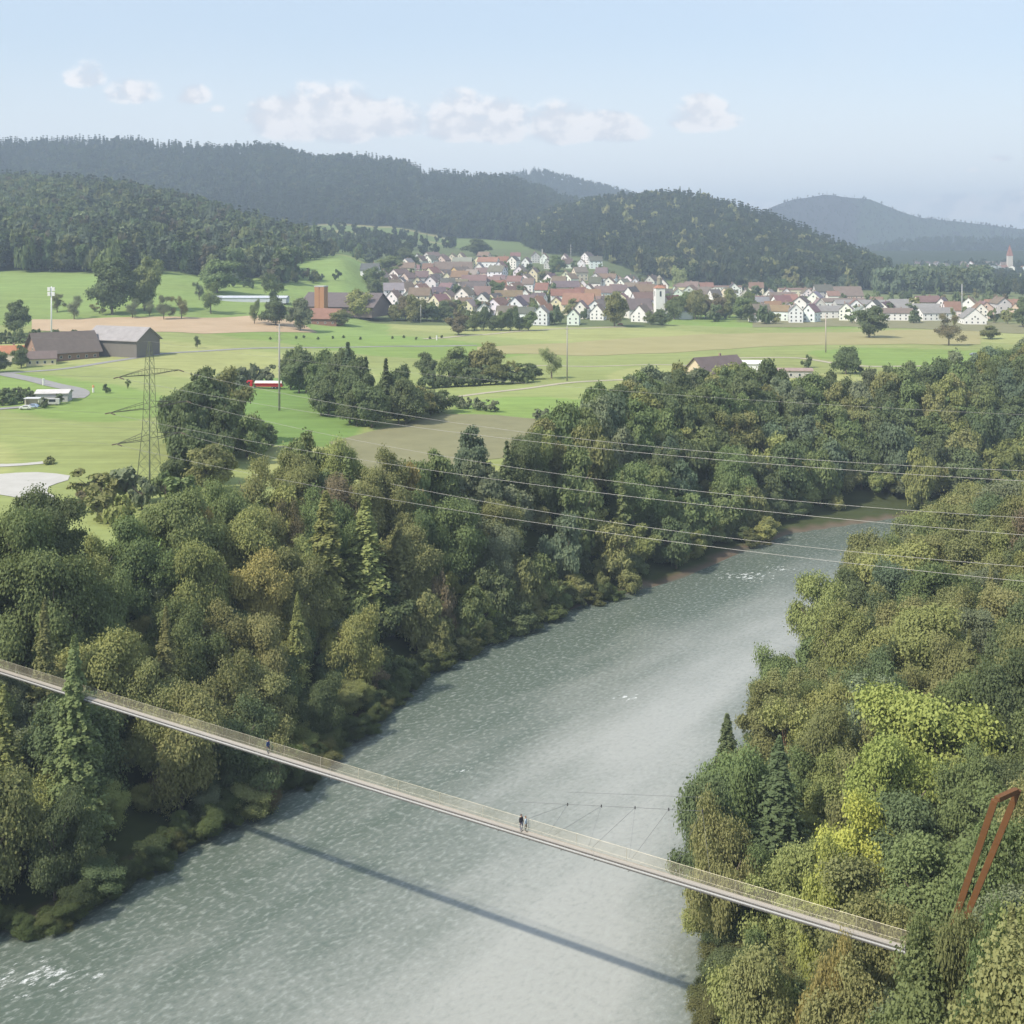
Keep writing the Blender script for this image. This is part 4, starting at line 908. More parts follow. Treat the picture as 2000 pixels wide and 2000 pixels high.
fill_rows([(606, (1432, 1860), 31, 'front row'), (598, (1425, 1925), 30, 'second row'), (590, (1440, 1930), 30, 'third row'), (581, (1430, 1700), 30, 'fourth row'), (571, (1400, 1600), 30, 'fifth row')],
          'houses east of the village', 'right of the church', r_tp, r_used, [10, 1.5, 2, .6, .2], [3, 3, 2, 1, 2], 7.5)
fill_rows([(519, (1735, 1932), 20, 'front row'), (511, (1730, 1932), 18, 'second row'), (504, (1735, 1900), 17, 'back row')], 'tiny houses of the far village', 'the far village', tiny, tiny_used, [8, 2, 2, 1, 0], [3, 3, 1, 2, 1], 9)
VH = list(houses_xy)

# ------------------------------------------------------------------ vehicles
def wheel(parent, x, y, r=.5, w_=.3):
    b = MB(); b.tube((0, -w_ / 2, 0), (0, w_ / 2, 0), r, n=14); t = b.build('wheel', M_PAINT, parent, (.03, .03, .03)); t.location = (x, y, r)
    b = MB(); b.tube((0, -w_ / 2 - .02, 0), (0, w_ / 2 + .02, 0), r * .5, n=10); b.build('rim', M_STEEL, t, (.5, .5, .5)); return t
x, y, z = PT(500, 733)
tk = empty('tanker_truck', (x, y, z), rad(-2), 'red tanker truck with a white tank top driving behind the meadow hedge', 'truck')
b = MB(); vs = []; nseg = 16
def ell(xc, yr, zr, zc): return [(xc, math.cos(a * 2 * math.pi / nseg) * yr, zc + math.sin(a * 2 * math.pi / nseg) * zr) for a in range(nseg)]
secs = [(-4.4, .7, .5), (-4.2, 1.22, .95), (7.4, 1.22, .95), (7.7, .7, .5)]
for xc, a1, a2 in secs: vs += ell(xc, a1, a2, 2.35)
fs = [(i * nseg + j, i * nseg + (j + 1) % nseg, (i + 1) * nseg + (j + 1) % nseg, (i + 1) * nseg + j) for i in range(3) for j in range(nseg)] + [tuple(range(nseg - 1, -1, -1)), tuple(range(3 * nseg, 4 * nseg))]
b.add(vs, fs); 
for i, f_ in enumerate(b.f): 
    zc_ = sum(b.v[j][2] for j in f_) / len(f_); b.m[i] = 0 if zc_ > 2.2 else 1
M_WHITE = mat('white_enamel', lambda t: t.n('ShaderNodeBsdfPrincipled', {'Base Color': t.mix(noise(t, 1), (.75, .75, .75, 1), (.86, .86, .86, 1)), 'Roughness': .35}).outputs[0])
M_RED = mat('red_enamel', lambda t: t.n('ShaderNodeBsdfPrincipled', {'Base Color': t.mix(noise(t, 1), (.58, .02, .025, 1), (.70, .03, .035, 1)), 'Roughness': .35}).outputs[0])
b.build('tank', [M_WHITE, M_RED], tk, smooth=False)
b = MB(); b.box((2, 0, 1.15), (11.4, 2.3, .5)); b.build('chassis', M_PAINT, tk, (.45, .03, .03))
b = MB(); b.add([(-7.8, -1.25, .6), (-5.4, -1.25, .6), (-5.4, 1.25, .6), (-7.8, 1.25, .6), (-7.9, -1.25, 2.0), (-5.4, -1.25, 3.4), (-5.4, 1.25, 3.4), (-7.9, 1.25, 2.0), (-7.5, -1.2, 3.4), (-7.5, 1.2, 3.4)],
      [(3, 2, 1, 0), (0, 1, 5, 8, 4), (2, 3, 7, 9, 6), (1, 2, 6, 5), (0, 4, 7, 3), (4, 8, 9, 7), (8, 5, 6, 9)]); b.build('cab', M_RED, tk)
b = MB(); b.add([(-7.93, -1.1, 2.1), (-7.93, 1.1, 2.1), (-7.55, 1.1, 3.2), (-7.55, -1.1, 3.2)], [(0, 1, 2, 3)]); b.box((-6.6, -1.26, 2.6), (1.0, .03, .8)); b.build('windscreen', M_GLASS, tk)
for xx in (-6.8, -4.6, 3.4, 4.8, 6.2):
    for yy in (-1.05, 1.05): wheel(tk, xx, yy)
def car(px, py_, rz, color, label, van=False):
    x, y, z = PT(px, py_); r = empty('parked_van' if van else 'parked_car', (x, y, z + .15), rad(rz), label, 'van' if van else 'car', 'vehicles parked by the farm and village')
    L_, H_ = (5.6, 2.4) if van else (4.3, 1.45); b = MB()
    prof = [(-L_ / 2, .35), (-L_ / 2, .9), (-L_ * .28, 1.0), (-L_ * .18, H_), (L_ * .32, H_), (L_ * .46, 1.0), (L_ / 2, .9), (L_ / 2, .35)] if not van else [(-L_ / 2, .35), (-L_ / 2, 1.2), (-L_ * .40, 1.4), (-L_ * .33, H_), (L_ / 2 - .1, H_), (L_ / 2, .9), (L_ / 2, .35)]
    n = len(prof); vs = [(p, -.85, q_) for p, q_ in prof] + [(p, .85, q_) for p, q_ in prof]
    b.add(vs, [tuple(range(n)), tuple(range(2 * n - 1, n - 1, -1))] + [(i, i + n, (i + 1) % n + n, (i + 1) % n) for i in range(n)]); b.build('body', M_PAINT, r, color)
    b = MB()
    for s in (-1, 1): b.box((L_ * .05, s * .86, (1.0 + H_) / 2), (L_ * .42, .03, (H_ - 1.0) * .7))
    b.build('windows', M_GLASS, r)
    for xx in (-L_ * .3, L_ * .3):
        for yy in (-.75, .75): wheel(r, xx, yy, .33, .2)
car(98, 765, 8, (.55, .55, .53), 'pale grey camper van beside the dark hedge of the yard', True)
car(62, 771, 0, (.40, .50, .70), 'light blue car parked before the small white stand at the yard')
car(48, 773, 5, (.75, .75, .74), 'white car parked at the front edge of the yard')
car(1837, 671, 0, (.25, .27, .30), 'dark car parked beside the brown tree in the far field')
car(870, 600, 10, (.65, .65, .65), 'light car parked along the trees before the village')
car(850, 601, 0, (.20, .20, .24), 'dark car parked along the trees before the village')
car(1170, 614, 0, (.30, .06, .05), 'dark red car parked below the white gabled house')
x, y, z = PT(55, 770); st = empty('market_stand', (x, y + 4, z), 0, 'small white roadside stand with a dark opening at the yard edge', 'stand')
b = MB(); b.box((-2.5, 0, 1.5), (.3, 3, 3)); b.box((2.5, 0, 1.5), (.3, 3, 3)); b.box((0, 1.4, 1.5), (4.7, .2, 3)); b.build('frame', M_PAINT, st, (.72, .68, .5))
b = MB(); b.box((0, 0, 3.15), (6, 3.6, .25)); b.build('roof', M_PAINT, st, (.70, .70, .70))
x, y, z = PT(102, 758); landmark('yard_shed', 102, 757, 7, 12, 3.4, 1.0, 6, (.45, .45, .44), (.62, .60, .58), 'small shed with a pale roof between the dark hedges of the yard', 'shed', win=False, chim=False)
# the orange-white marker post by the farm road and two others
for px, py_, lb in ((176, 741, 'orange and white marker post at the end of the farm road'), (82, 727, 'small white marker post left of the farm road bend'), (824, 642, 'white marker post beside the village road')):
    x, y, z = PT(px, py_); r = empty('marker_post', (x, y, z), 0, lb, 'post', 'marker posts along the roads')
    b = MB(); b.tube((0, 0, 0), (0, 0, 2.0), .45, n=8); b.build('post', M_PAINT, r, (.75, .74, .70)); b = MB(); b.tube((0, 0, 2.0), (0, 0, 3.0), .45, n=8); b.build('band', M_PAINT, r, (.7, .35, .15) if 'orange' in lb else (.7, .7, .7))

# ------------------------------------------------------------------ single trees of the plain (displayed pixels: base x, base y, height, width)
def ft_(px, py_, hp, wp, kind, color, label, group='trees standing in the fields', D=None, name=None):
    if D is None: x, y, z = PT(px, py_)
    else: x, y = (px * K - 1000) / F * D, D; z = tz(x, y)
    h = hp * K * y / F; r = wp * K * y / F / 2
    if kind == 'c': return tree(name or 'spruce_tree', x, y, h, r, random.choice(CMD), TC[0], shade(color), label, 'spruce', group)
    if kind == 'b': return tree(name or 'field_tree', x, y, h, r * 1.12, random.choice(MD), random.choice(TR), shade(color), label, 'tree', group)
    if kind == 't': return tree(name or 'field_tree', x, y, h, r, random.choice(THIN), random.choice(TR), shade(color), label, 'tree', group)
    if kind == 's': return tree(name or 'bush', x, y, h, r, random.choice(LO), TR[0], shade(color), label, 'bush', group or 'bushes', trunks=True)
ft_(212, 594, 104, 84, 'b', 'dark green', 'huge round dark green tree, left of the joined pair on the hillside meadow')
ft_(272, 586, 98, 66, 'b', 'mid green', 'tall round green tree, right of the joined pair on the hillside meadow')
ft_(28, 631, 62, 48, 'b', 'dark green', 'dark upright tree at the end of the brown ploughed field')
ft_(140, 603, 44, 40, 't', 'grey-green', 'small airy tree with a wide skirt beside the white antenna mast')
ft_(108, 590, 36, 36, 't', 'olive green', 'thin brownish tree behind the white antenna mast')
ft_(178, 588, 16, 18, 's', 'olive green', 'small round bush on the slope left of the huge dark tree', 'bushes in the meadows')
ft_(194, 595, 22, 14, 't', 'olive green', 'slender young tree below the huge dark tree')
ft_(250, 600, 36, 38, 't', 'grey-green', 'small pale tree, first of the row before the joined pair of trees')
ft_(282, 596, 30, 28, 't', 'grey-green', 'small pale tree, second of the row before the joined pair of trees')
ft_(309, 603, 46, 34, 't', 'grey-green', 'airy grey-green tree, third of the row above the ploughed field')
ft_(342, 601, 42, 40, 't', 'olive green', 'airy olive tree, fourth of the row above the ploughed field')
ft_(398, 592, 60, 46, 't', 'mid green', 'tall airy tree left of the long greenhouse')
ft_(376, 566, 34, 26, 't', 'grey-green', 'slim tree just behind the airy tree at the greenhouse')
ft_(410, 552, 60, 74, 'b', 'mid green', 'broad bright-topped tree at the foot of the wooded hill')
ft_(455, 520, 50, 70, 'b', 'pale green', 'pale green spreading tree on the upper orchard slope')
ft_(515, 590, 74, 40, 't', 'dark green', 'dark pointed tree left of the brick tower')
ft_(480, 611, 46, 32, 't', 'mid green', 'small tree at the right end of the ploughed field')
ft_(520, 614, 52, 48, 'b', 'dark green', 'dark round tree behind the slim grey pole')
ft_(567, 624, 60, 44, 'b', 'grey-green', 'grey-green tree standing right of the ploughed field')
ft_(640, 615, 30, 40, 'b', 'olive green', 'bushy olive tree at the corner of the brown tiled house')
ft_(676, 601, 52, 56, 'b', 'yellow-green', 'round yellow-green tree before the long dark hall roof')
ft_(705, 600, 26, 26, 'b', 'mid green', 'small dark tree right of the round yellow-green tree')
ft_(735, 598, 16, 16, 's', 'dark green', 'little bush at the corner of the sports meadow', 'bushes in the meadows')
ft_(372, 657, 24, 18, 't', 'dark green', 'lone little tree in the bright meadow right of the barn')
ft_(-2, 702, 40, 44, 'b', 'dark green', 'dark tree cut by the frame beside the farm road')
ft_(40, 694, 42, 34, 'b', 'dark green', 'dark tree before the small orange-roofed cottage')
ft_(200, 742, 18, 20, 's', 'dark green', 'single dark round bush right of the farm road', 'bushes in the meadows')
ft_(241, 734, 20, 12, 't', 'mid green', 'thin sapling right of the dark round bush')
ORDW = ['nearest the left edge', 'beside the tall leafy tree', 'beside the second leafy tree', 'under the topmost spruce', 'left of the topmost spruce', 'right of the topmost spruce', 'near the pointed spruce', 'behind the front leafy tree', 'behind the front dark tree', 'behind the lowest tree', 'behind the right front tree', 'by the olive tree', 'by the rightmost low tree', 'by the rightmost spruce', 'by the lower left tree', 'in the very middle']
# copse right of the truck
cop = [(548, 735, 78, 50, 'b', 'dark green', 'left edge tree'), (578, 742, 84, 56, 'b', 'dark green', 'tall leafy tree'), (612, 752, 90, 50, 'b', 'mid green', 'second tall leafy tree'), (656, 768, 124, 56, 'c', 'blue-green', 'topmost pointed spruce'),
       (634, 762, 96, 54, 'c', 'dark green', 'spruce left of the topmost one'), (690, 780, 108, 54, 'c', 'dark green', 'spruce right of the topmost one'), (728, 790, 114, 50, 'c', 'dark green', 'pointed spruce near the right end'), (620, 785, 80, 60, 'b', 'dark green', 'front leafy tree'),
       (660, 800, 92, 66, 'b', 'dark green', 'front dark tree'), (702, 808, 84, 70, 'b', 'dark green', 'lowest front tree'), (752, 800, 84, 56, 'b', 'dark green', 'right front tree'), (785, 790, 62, 56, 'b', 'olive green', 'olive right-hand tree'), (812, 784, 48, 44, 'b', 'dark green', 'rightmost low tree'), (765, 782, 80, 50, 'c', 'dark green', 'rightmost spruce'), (602, 770, 70, 46, 'b', 'dark green', 'lower left tree'), (675, 778, 100, 60, 'b', 'dark green', 'dark tree in the middle')]
cop += [(a_[0] + 14 * (-1) ** i_, a_[1] - 5 + (i_ % 3) * 5, a_[2] * .82, 58, 'b', 'dark green', 'inner tree ' + ORDW[i_]) for i_, a_ in enumerate(cop)]
for a in cop: ft_(*a[:6], f'{a[6]} of the dark copse right of the red truck', 'dark copse in the meadow')
row = [(804, 716, 50, 40, 'b', 'dark green', 'narrow dark tree, first of the field row right of the copse'), (860, 718, 62, 58, 'b', 'mid green', 'round tree with a gap below, second of the field row'), (915, 718, 68, 62, 'b', 'olive green', 'tallest round tree of the field row'),
       (935, 726, 52, 40, 'b', 'olive green', 'lower tree leaning on the tallest of the field row'), (973, 716, 36, 32, 't', 'yellow-green', 'small pale tree right of the field row'), (1002, 716, 30, 36, 'b', 'dark green', 'low dark tree at the end of the field row'), (1041, 714, 58, 58, 't', 'pale green', 'pale yellowish airy tree left of the slim pole')]
for a in row: ft_(*a[:6], a[6])
for i, px in enumerate(range(800, 1010, 21)): ft_(px, 733 - i * 1.2, 26 + 6 * (i % 3), 40, 's', 'dark green', f'dark rounded bush of the hedge under the field row, {ORD[i]} from the left', 'hedge bushes along the gravel track')
for i, (px, py_) in enumerate(((868, 771), (884, 772), (900, 774), (915, 776), (932, 778), (1015, 792), (1030, 793), (1048, 796), (1068, 797), (1088, 799))): ft_(px, py_, 22, 22, 's', 'grey-green', f'silvery bush on the field edge, {ORD[i]} from the left', 'silvery bushes by the harvested field')
for i, px in enumerate((318, 332, 345, 358, 372)): ft_(px * 1.0 + 85, 738, 26 + 8 * (i % 2), 36, 's', ['dark green', 'grey-green'][i % 2], f'bush behind the red truck hedge, {ORD[i]} from the left', 'bushes beside the red truck')
for i, px in enumerate((455, 472, 490, 508)): ft_(px, 727, 34 + 5 * (i % 2), 30, 's', 'grey-green', f'grey-green bush behind the red truck, {ORD[i]} from the left', 'bushes beside the red truck')
for i, (px, py_, h_, w_, c_) in enumerate(((338, 862, 128, 76, 'dark green'), (385, 848, 150, 96, 'dark green'), (425, 838, 140, 80, 'olive green'), (372, 915, 110, 84, 'dark green'), (410, 880, 110, 80, 'dark green'), (465, 862, 80, 76, 'mid green'), (340, 918, 70, 60, 'dark green'), (500, 850, 60, 60, 'dark green'), (352, 880, 140, 80, 'dark green'), (400, 868, 150, 90, 'dark green'), (440, 862, 110, 80, 'mid green'), (395, 930, 90, 80, 'olive green'), (330, 840, 100, 60, 'dark green'))):
    ft_(px, py_, h_, w_, 'b', c_, f'{c_} tree, {ORD[i]} of the dark clump right of the lattice pylon', 'dark clump beside the pylon')
for i, (px, py_, h_, w_, c_) in enumerate(((170, 948, 62, 70, 'olive green'), (205, 962, 66, 64, 'olive green'), (240, 952, 70, 66, 'grey-green'), (268, 962, 60, 56, 'grey-green'), (312, 950, 60, 60, 'mid green'), (345, 960, 60, 70, 'mid green'), (150, 968, 40, 50, 'russet brown'), (190, 985, 48, 60, 'olive green'), (225, 990, 50, 60, 'yellow-green'), (335, 985, 40, 60, 'grey-green'), (92, 876, 14, 24, 'olive green'))):
    ft_(px, py_, h_, w_, 's', c_, f'{c_} shrub, {ORD[i]} of the scrub around the foot of the pylon', 'scrub around the pylon foot')
far_t = [(1160, 616, 64, 42, 'b', 'olive green', 'tall olive tree between the white gabled houses at the meadow edge'), (1640, 637, 58, 52, 'b', 'dark green', 'lone dark tree standing in the field before the white houses'), (1790, 652, 60, 52, 't', 'russet brown', 'reddish brown tree beside the parked dark car'),
         (1596, 706, 50, 44, 'b', 'dark green', 'dark pointed tree on the near meadow right of the low shed'), (1613, 704, 30, 36, 's', 'dark green', 'low bush joined to the dark pointed tree'), (1525, 694, 24, 24, 's', 'dark green', 'round bush at the end of the low shed'), (865, 632, 42, 40, 'b', 'russet brown', 'russet tree at the village road'),
         (1283, 556, 52, 30, 'b', 'pale green', 'tall pale green tree behind the church roof'), (1930, 618, 56, 40, 'b', 'dark green', 'dark tree cut by the frame beside the far houses'), (1868, 640, 26, 30, 'b', 'olive green', 'small brownish tree in the far field'), (1800, 622, 42, 14, 't', 'yellow-green', 'slim yellow-green poplar among the white houses'),
         (1228, 612, 24, 26, 'b', 'mid green', 'low tree hiding the foot of the white gable below the church'), (1250, 614, 30, 36, 'b', 'dark green', 'round dark tree on the meadow edge below the church')]
for a in far_t: ft_(*a[:6], a[6], 'trees in and before the village')
for i, (px, c_) in enumerate(zip((1272, 1292, 1312, 1332, 1354, 1376, 1398, 1412), ('mid green', 'mid green', 'olive green', 'olive green', 'russet brown', 'olive green', 'mid green', 'mid green'))): ft_(px, 603 - (i % 2) * 3, 42 + 6 * (i % 3), 36, 'b', c_, f'{c_} tree, {ORD[i]} of the avenue right of the church', 'avenue right of the church')
for i, px in enumerate(range(878, 1000, 17)): ft_(px, 624, 28 + 8 * (i % 3), 28, 'b', ['dark green', 'mid green', 'dark green'][i % 3], f'tree of the dark row at the village front, {ORD[i]} from the left', 'dark row at the village front')
for i, px in enumerate((470, 519, 533, 560, 588, 608, 640, 700, 722, 745, 771, 793)): ft_(px + 40, 641 - (i % 3) * 1.5, 6, 5, 'b', 'dark green', f'tiny young tree in the bright meadow, {ORD[i]} from the left', 'young trees dotted over the meadow')
# dark hedges by the farm
for i, px in enumerate(list(range(-6, 66, 9)) + list(range(70, 220, 12))): ft_(px, 646, 16 + 5 * (i % 3), 20, 's', 'dark green', f'bush of the dark hedge behind the farm, {ORD[min(i, 24)]} from the left', 'hedge behind the farm', D=700)
for i, (px, py_) in enumerate([(x_, 752 - (x_ - 10) * .03) for x_ in range(5, 60, 12)] + [(x_, 766 - x_ * .13) for x_ in range(5, 85, 13)] + [(112, 762), (122, 754), (84, 770)]): ft_(px, py_, 20, 24, 's', 'dark green', f'dark bush of the yard hedges, {ORD[i]} counted from the frame edge', 'hedges around the yard')
# village greenery
vr = random.Random(3); ncnt = 0
for k in range(2000):
    if ncnt >= 190: break
    px = vr.uniform(700, 1430) if k % 3 else vr.uniform(1430, 1930); py_ = vr.uniform(492, 612) if px < 1250 else vr.uniform(560, 612)
    if px < 720 + (610 - py_) * .2 - 10: continue
    if px < 880 and py_ < 600 and py_ > 570: pass
    X, Y, Z = PT(px, py_)
    if any(math.hypot(X - a, Y - b_) < rr_ + 2 for a, b_, rr_ in VH): continue
    c_ = vr.choices(['dark green', 'mid green', 'olive green', 'russet brown', 'yellow-green'], [5, 4, 3, 1, 1])[0]; h_ = vr.uniform(7, 14)
    side = 'right of the church' if px > 1260 else 'left of the church'; ht = 'upper' if py_ < 530 else 'middle' if py_ < 575 else 'lower'
    tree('garden_tree', X, Y, h_, h_ * vr.uniform(.35, .55), vr.choice(LO), TR[1], shade(c_), f'{c_} garden tree between houses, {ht} village, {side}', 'tree', f'{c_} garden trees, {ht} village {side}'); ncnt += 1
for i, (px, py_, hp, wp, c_) in enumerate(((745, 606, 30, 30, 'olive green'), (765, 604, 44, 34, 'russet brown'), (785, 606, 48, 40, 'olive green'), (805, 604, 34, 34, 'mid green'), (826, 606, 26, 30, 'dark green'), (838, 602, 34, 28, 'dark green'), (850, 596, 30, 30, 'russet brown'), (905, 596, 30, 34, 'mid green'), (925, 600, 34, 34, 'russet brown'), (712, 560, 34, 44, 'dark green'), (700, 540, 34, 40, 'mid green'), (735, 520, 36, 50, 'mid green'), (765, 505, 36, 40, 'dark green'), (1010, 606, 34, 26, 'mid green'), (1080, 600, 36, 34, 'olive green'), (940, 560, 30, 34, 'mid green'), (980, 565, 26, 30, 'dark green'), (1050, 512, 30, 30, 'mid green'), (900, 482, 30, 50, 'dark green'))):
    ft_(px, py_, hp, wp, 'b', c_, f'{c_} tree, {ORD[i]} counted along the village edge from the brown hall', 'trees along the village edge')

# ------------------------------------------------------------------ woods by the river
FO = np.array([(-190, 160), (-150, 188), (-112, 205), (-90, 211), (-80, 218), (-68, 226), (-60, 246), (-52, 292), (-40, 288), (-31, 276), (-24, 286), (-14, 310), (0, 314), (12, 340), (26, 366), (32, 400), (58, 455), (84, 462), (108, 455), (136, 468), (182, 500), (250, 590), (420, 640), (460, 470)], float)
Lin = np.array([p for p in Lb if -150 < p[0] < 450])
LPOLY = np.vstack([Lin, FO[::-1]])
RPOLY = np.array([(15, 103), (22.5, 132), (29, 164), (36, 187), (49, 226), (75, 268), (95, 302), (130, 340), (172, 364), (230, 384), (300, 396), (330, 396), (330, 330), (150, 250), (110, 190), (75, 120), (55, 70), (30, 62), (6, 84)], float)
VIEWS = [(1700, 1960, 1560, 148), (1570, 1790, 1745, 126), (1350, 1600, 1640, 158)]     # keeps the remembered trees from being hidden by nearer ones
def blocked(x, y, r, zt):
    """highest tree top that still leaves the footbridge and the portal in view"""
    lim = 1e9
    for dx in (-r, 0, r):
        u_ = (x + dx) / y; t = (u_ * BA[1] - BA[0]) / (bd[0] - u_ * bd[1]) if abs(bd[0] - u_ * bd[1]) > 1e-6 else -1
        if 0 < t < BL - 1:
            Yb = BA[1] + bd[1] * t
            if y < Yb + 3: lim = min(lim, CAMZ - (CAMZ - BZ + .7) * y / Yb)
        px = 1000 + F * u_
        if 1845 < px < 2030 and y < 106: lim = min(lim, CAMZ - y * (1768 - HOR) / F)
        for a_, b_, pl_, D_ in VIEWS:
            if a_ < px < b_ and y < D_ - 3: lim = min(lim, CAMZ - y * (pl_ - HOR) / F)
        if abs(px - 1775) < 60 and y < 110: lim = min(lim, CAMZ - y * (1850 - HOR) / F)
    return lim
placed = []   # x, y, h, r, type, colour
def add_tree(x, y, h, r, typ, c, label=None, force=False):
    z = tz(x, y); lim = blocked(x, y, r, z + h)
    if not force and z + h > lim:
        h2 = lim - z
        if h2 < 3.5: return False
        r = r * max(.55, min(1, h2 / h * 1.25)); h = h2
    placed.append([x, y, z, h, r, typ, c, label]); return True
# remembered trees
def at_top(px, py_, D): q_ = ray(px * K, py_ * K, D); return q_.x, q_.y, q_.z
def special(px, topy, D, wp, typ, c, label, H=None, span=(.82, 1.45)):
    H = H or {'b': 19, 'c': 22, 'l': 23, 't': 19, 'p': 20}[typ]; best_ = None
    for D_ in np.arange(D * span[0], D * span[1], 2.0):
        x, y, zt = at_top(px, topy, D_); z = tz(x, y)
        e = abs(zt - z - H) + abs(D_ - D) * .02 + (40 if z < .5 else 0)
        if best_ is None or e < best_[0]: best_ = (e, x, y, zt - z)
    e, x, y, h = best_; add_tree(x, y, min(h, H * 1.35), wp * K * y / F / 2, typ, c, label, True)
special(1775, 1312, 150, 300, 'b', 'bright lime', 'big bright lime-green tree, the brightest crown of the right bank wood')
special(1690, 1400, 141, 190, 'b', 'bright lime', 'lime-green crown joined to the left of the big bright lime-green tree')
special(1612, 1508, 128, 215, 'b', 'lemon yellow', 'lemon-yellow tree above the right end of the footbridge')
special(1560, 1590, 124, 150, 'b', 'bright lime', 'yellowish lime tree touching the footbridge below the lemon-yellow tree')
special(1372, 1345, 170, 120, 'c', 'dark green', 'slim dark spruce tip at the water edge of the right bank', 17)
special(1385, 1400, 168, 170, 'b', 'mid green', 'broad green tree overhanging the water beside the slim spruce')
special(1365, 1520, 152, 150, 'b', 'olive green', 'low olive tree overhanging the water above the footbridge')
special(1470, 1390, 165, 190, 'c', 'dark green', 'broad dark spruce at the water edge of the right bank')
special(1350, 1460, 158, 150, 'b', 'dark green', 'low dark tree touching the water of the right bank')
special(1482, 1262, 178, 100, 'p', 'olive green', 'pine with a bare reddish trunk above the right bank spruces')
special(1640, 1275, 182, 120, 'p', 'grey-green', 'grey-green pine with a reddish trunk beside the lime-green tree')
special(1560, 1330, 172, 140, 'b', 'olive green', 'olive leafy tree behind the pine trunks of the right bank')
special(1450, 1790, 115, 150, 'b', 'olive green', 'olive tree below the footbridge at the water of the right bank')
special(1560, 1770, 112, 110, 'b', 'golden yellow', 'low golden tree just below the right end of the footbridge')
special(140, 1200, 172, 165, 'c', 'mid green', 'slender green spruce standing in front of the footbridge on the left', 30, (.93, 1.0))
special(615, 925, 225, 150, 'l', 'yellow-green', 'pale feathery larch, left of three on the left bank slope', 27)
special(690, 935, 228, 150, 'l', 'yellow-green', 'pale feathery larch, middle of three on the left bank slope', 27)
special(752, 985, 225, 120, 'l', 'olive green', 'pale feathery larch, right of three on the left bank slope')
special(555, 945, 225, 70, 't', 'russet brown', 'half-bare brownish tree left of the feathery larches')
special(470, 870, 262, 120, 't', 'olive green', 'tall pale poplar group right of the pylon clump')
special(505, 965, 226, 60, 't', 'olive green', 'thin olive tree on the crest of the left bank wood')
special(838, 1085, 238, 50, 'b', 'russet brown', 'small russet crown above the water on the left bank')
special(1078, 1095, 288, 60, 'b', 'yellow-green', 'small round yellow-green tree at the left bank shore')
special(1820, 800, 430, 80, 'b', 'yellow-green', 'bright yellow-green crown in the wood at the river bend')
special(1740, 850, 400, 60, 'b', 'yellow-green', 'pale green crown left of the brightest one at the river bend')
special(905, 1120, 258, 70, 'b', 'bright lime', 'light green tree leaning over the water on the left bank')
special(770, 880, 262, 90, 'b', 'golden yellow', 'golden-tinged crown on the crest of the left bank wood')
special(380, 960, 212, 60, 'b', 'golden yellow', 'small yellow crown right of the pylon foot')
special(1795, 1722, 99, 150, 'b', 'olive green', 'olive tree hiding the right end of the footbridge below the rusty portal', 18, (.97, 1.03))
special(1752, 1742, 100, 110, 'b', 'mid green', 'green tree hiding the cut end of the footbridge', 17, (.97, 1.03))
special(1900, 1745, 95, 170, 'b', 'mid green', 'green tree at the foot of the rusty portal', 18, (.97, 1.03))
special(60, 1560, 128, 100, 'b', 'grey-green', 'grey-green tree low on the left bank beneath the footbridge') if False else None
def scatter(poly, spacing, n_try, seed, zone):
    rng = np.random.default_rng(seed); lo = poly.min(0); hi = poly.max(0); c = rng.random((n_try, 2)) * (hi - lo) + lo
    c = c[in_poly(c, poly)]; keep_ = []
    ex = [(p[0], p[1], p[4] * .85) for p in placed]
    for q_ in c:
        sp = spacing * (1.0 if q_[1] < 260 else 1.0)
        if any((q_[0] - k_[0]) ** 2 + (q_[1] - k_[1]) ** 2 < sp * sp for k_ in keep_): continue
        if any((q_[0] - e[0]) ** 2 + (q_[1] - e[1]) ** 2 < e[2] ** 2 for e in ex): continue
        keep_.append(q_)
    return keep_
PORT = np.array([38.0, 102.0])
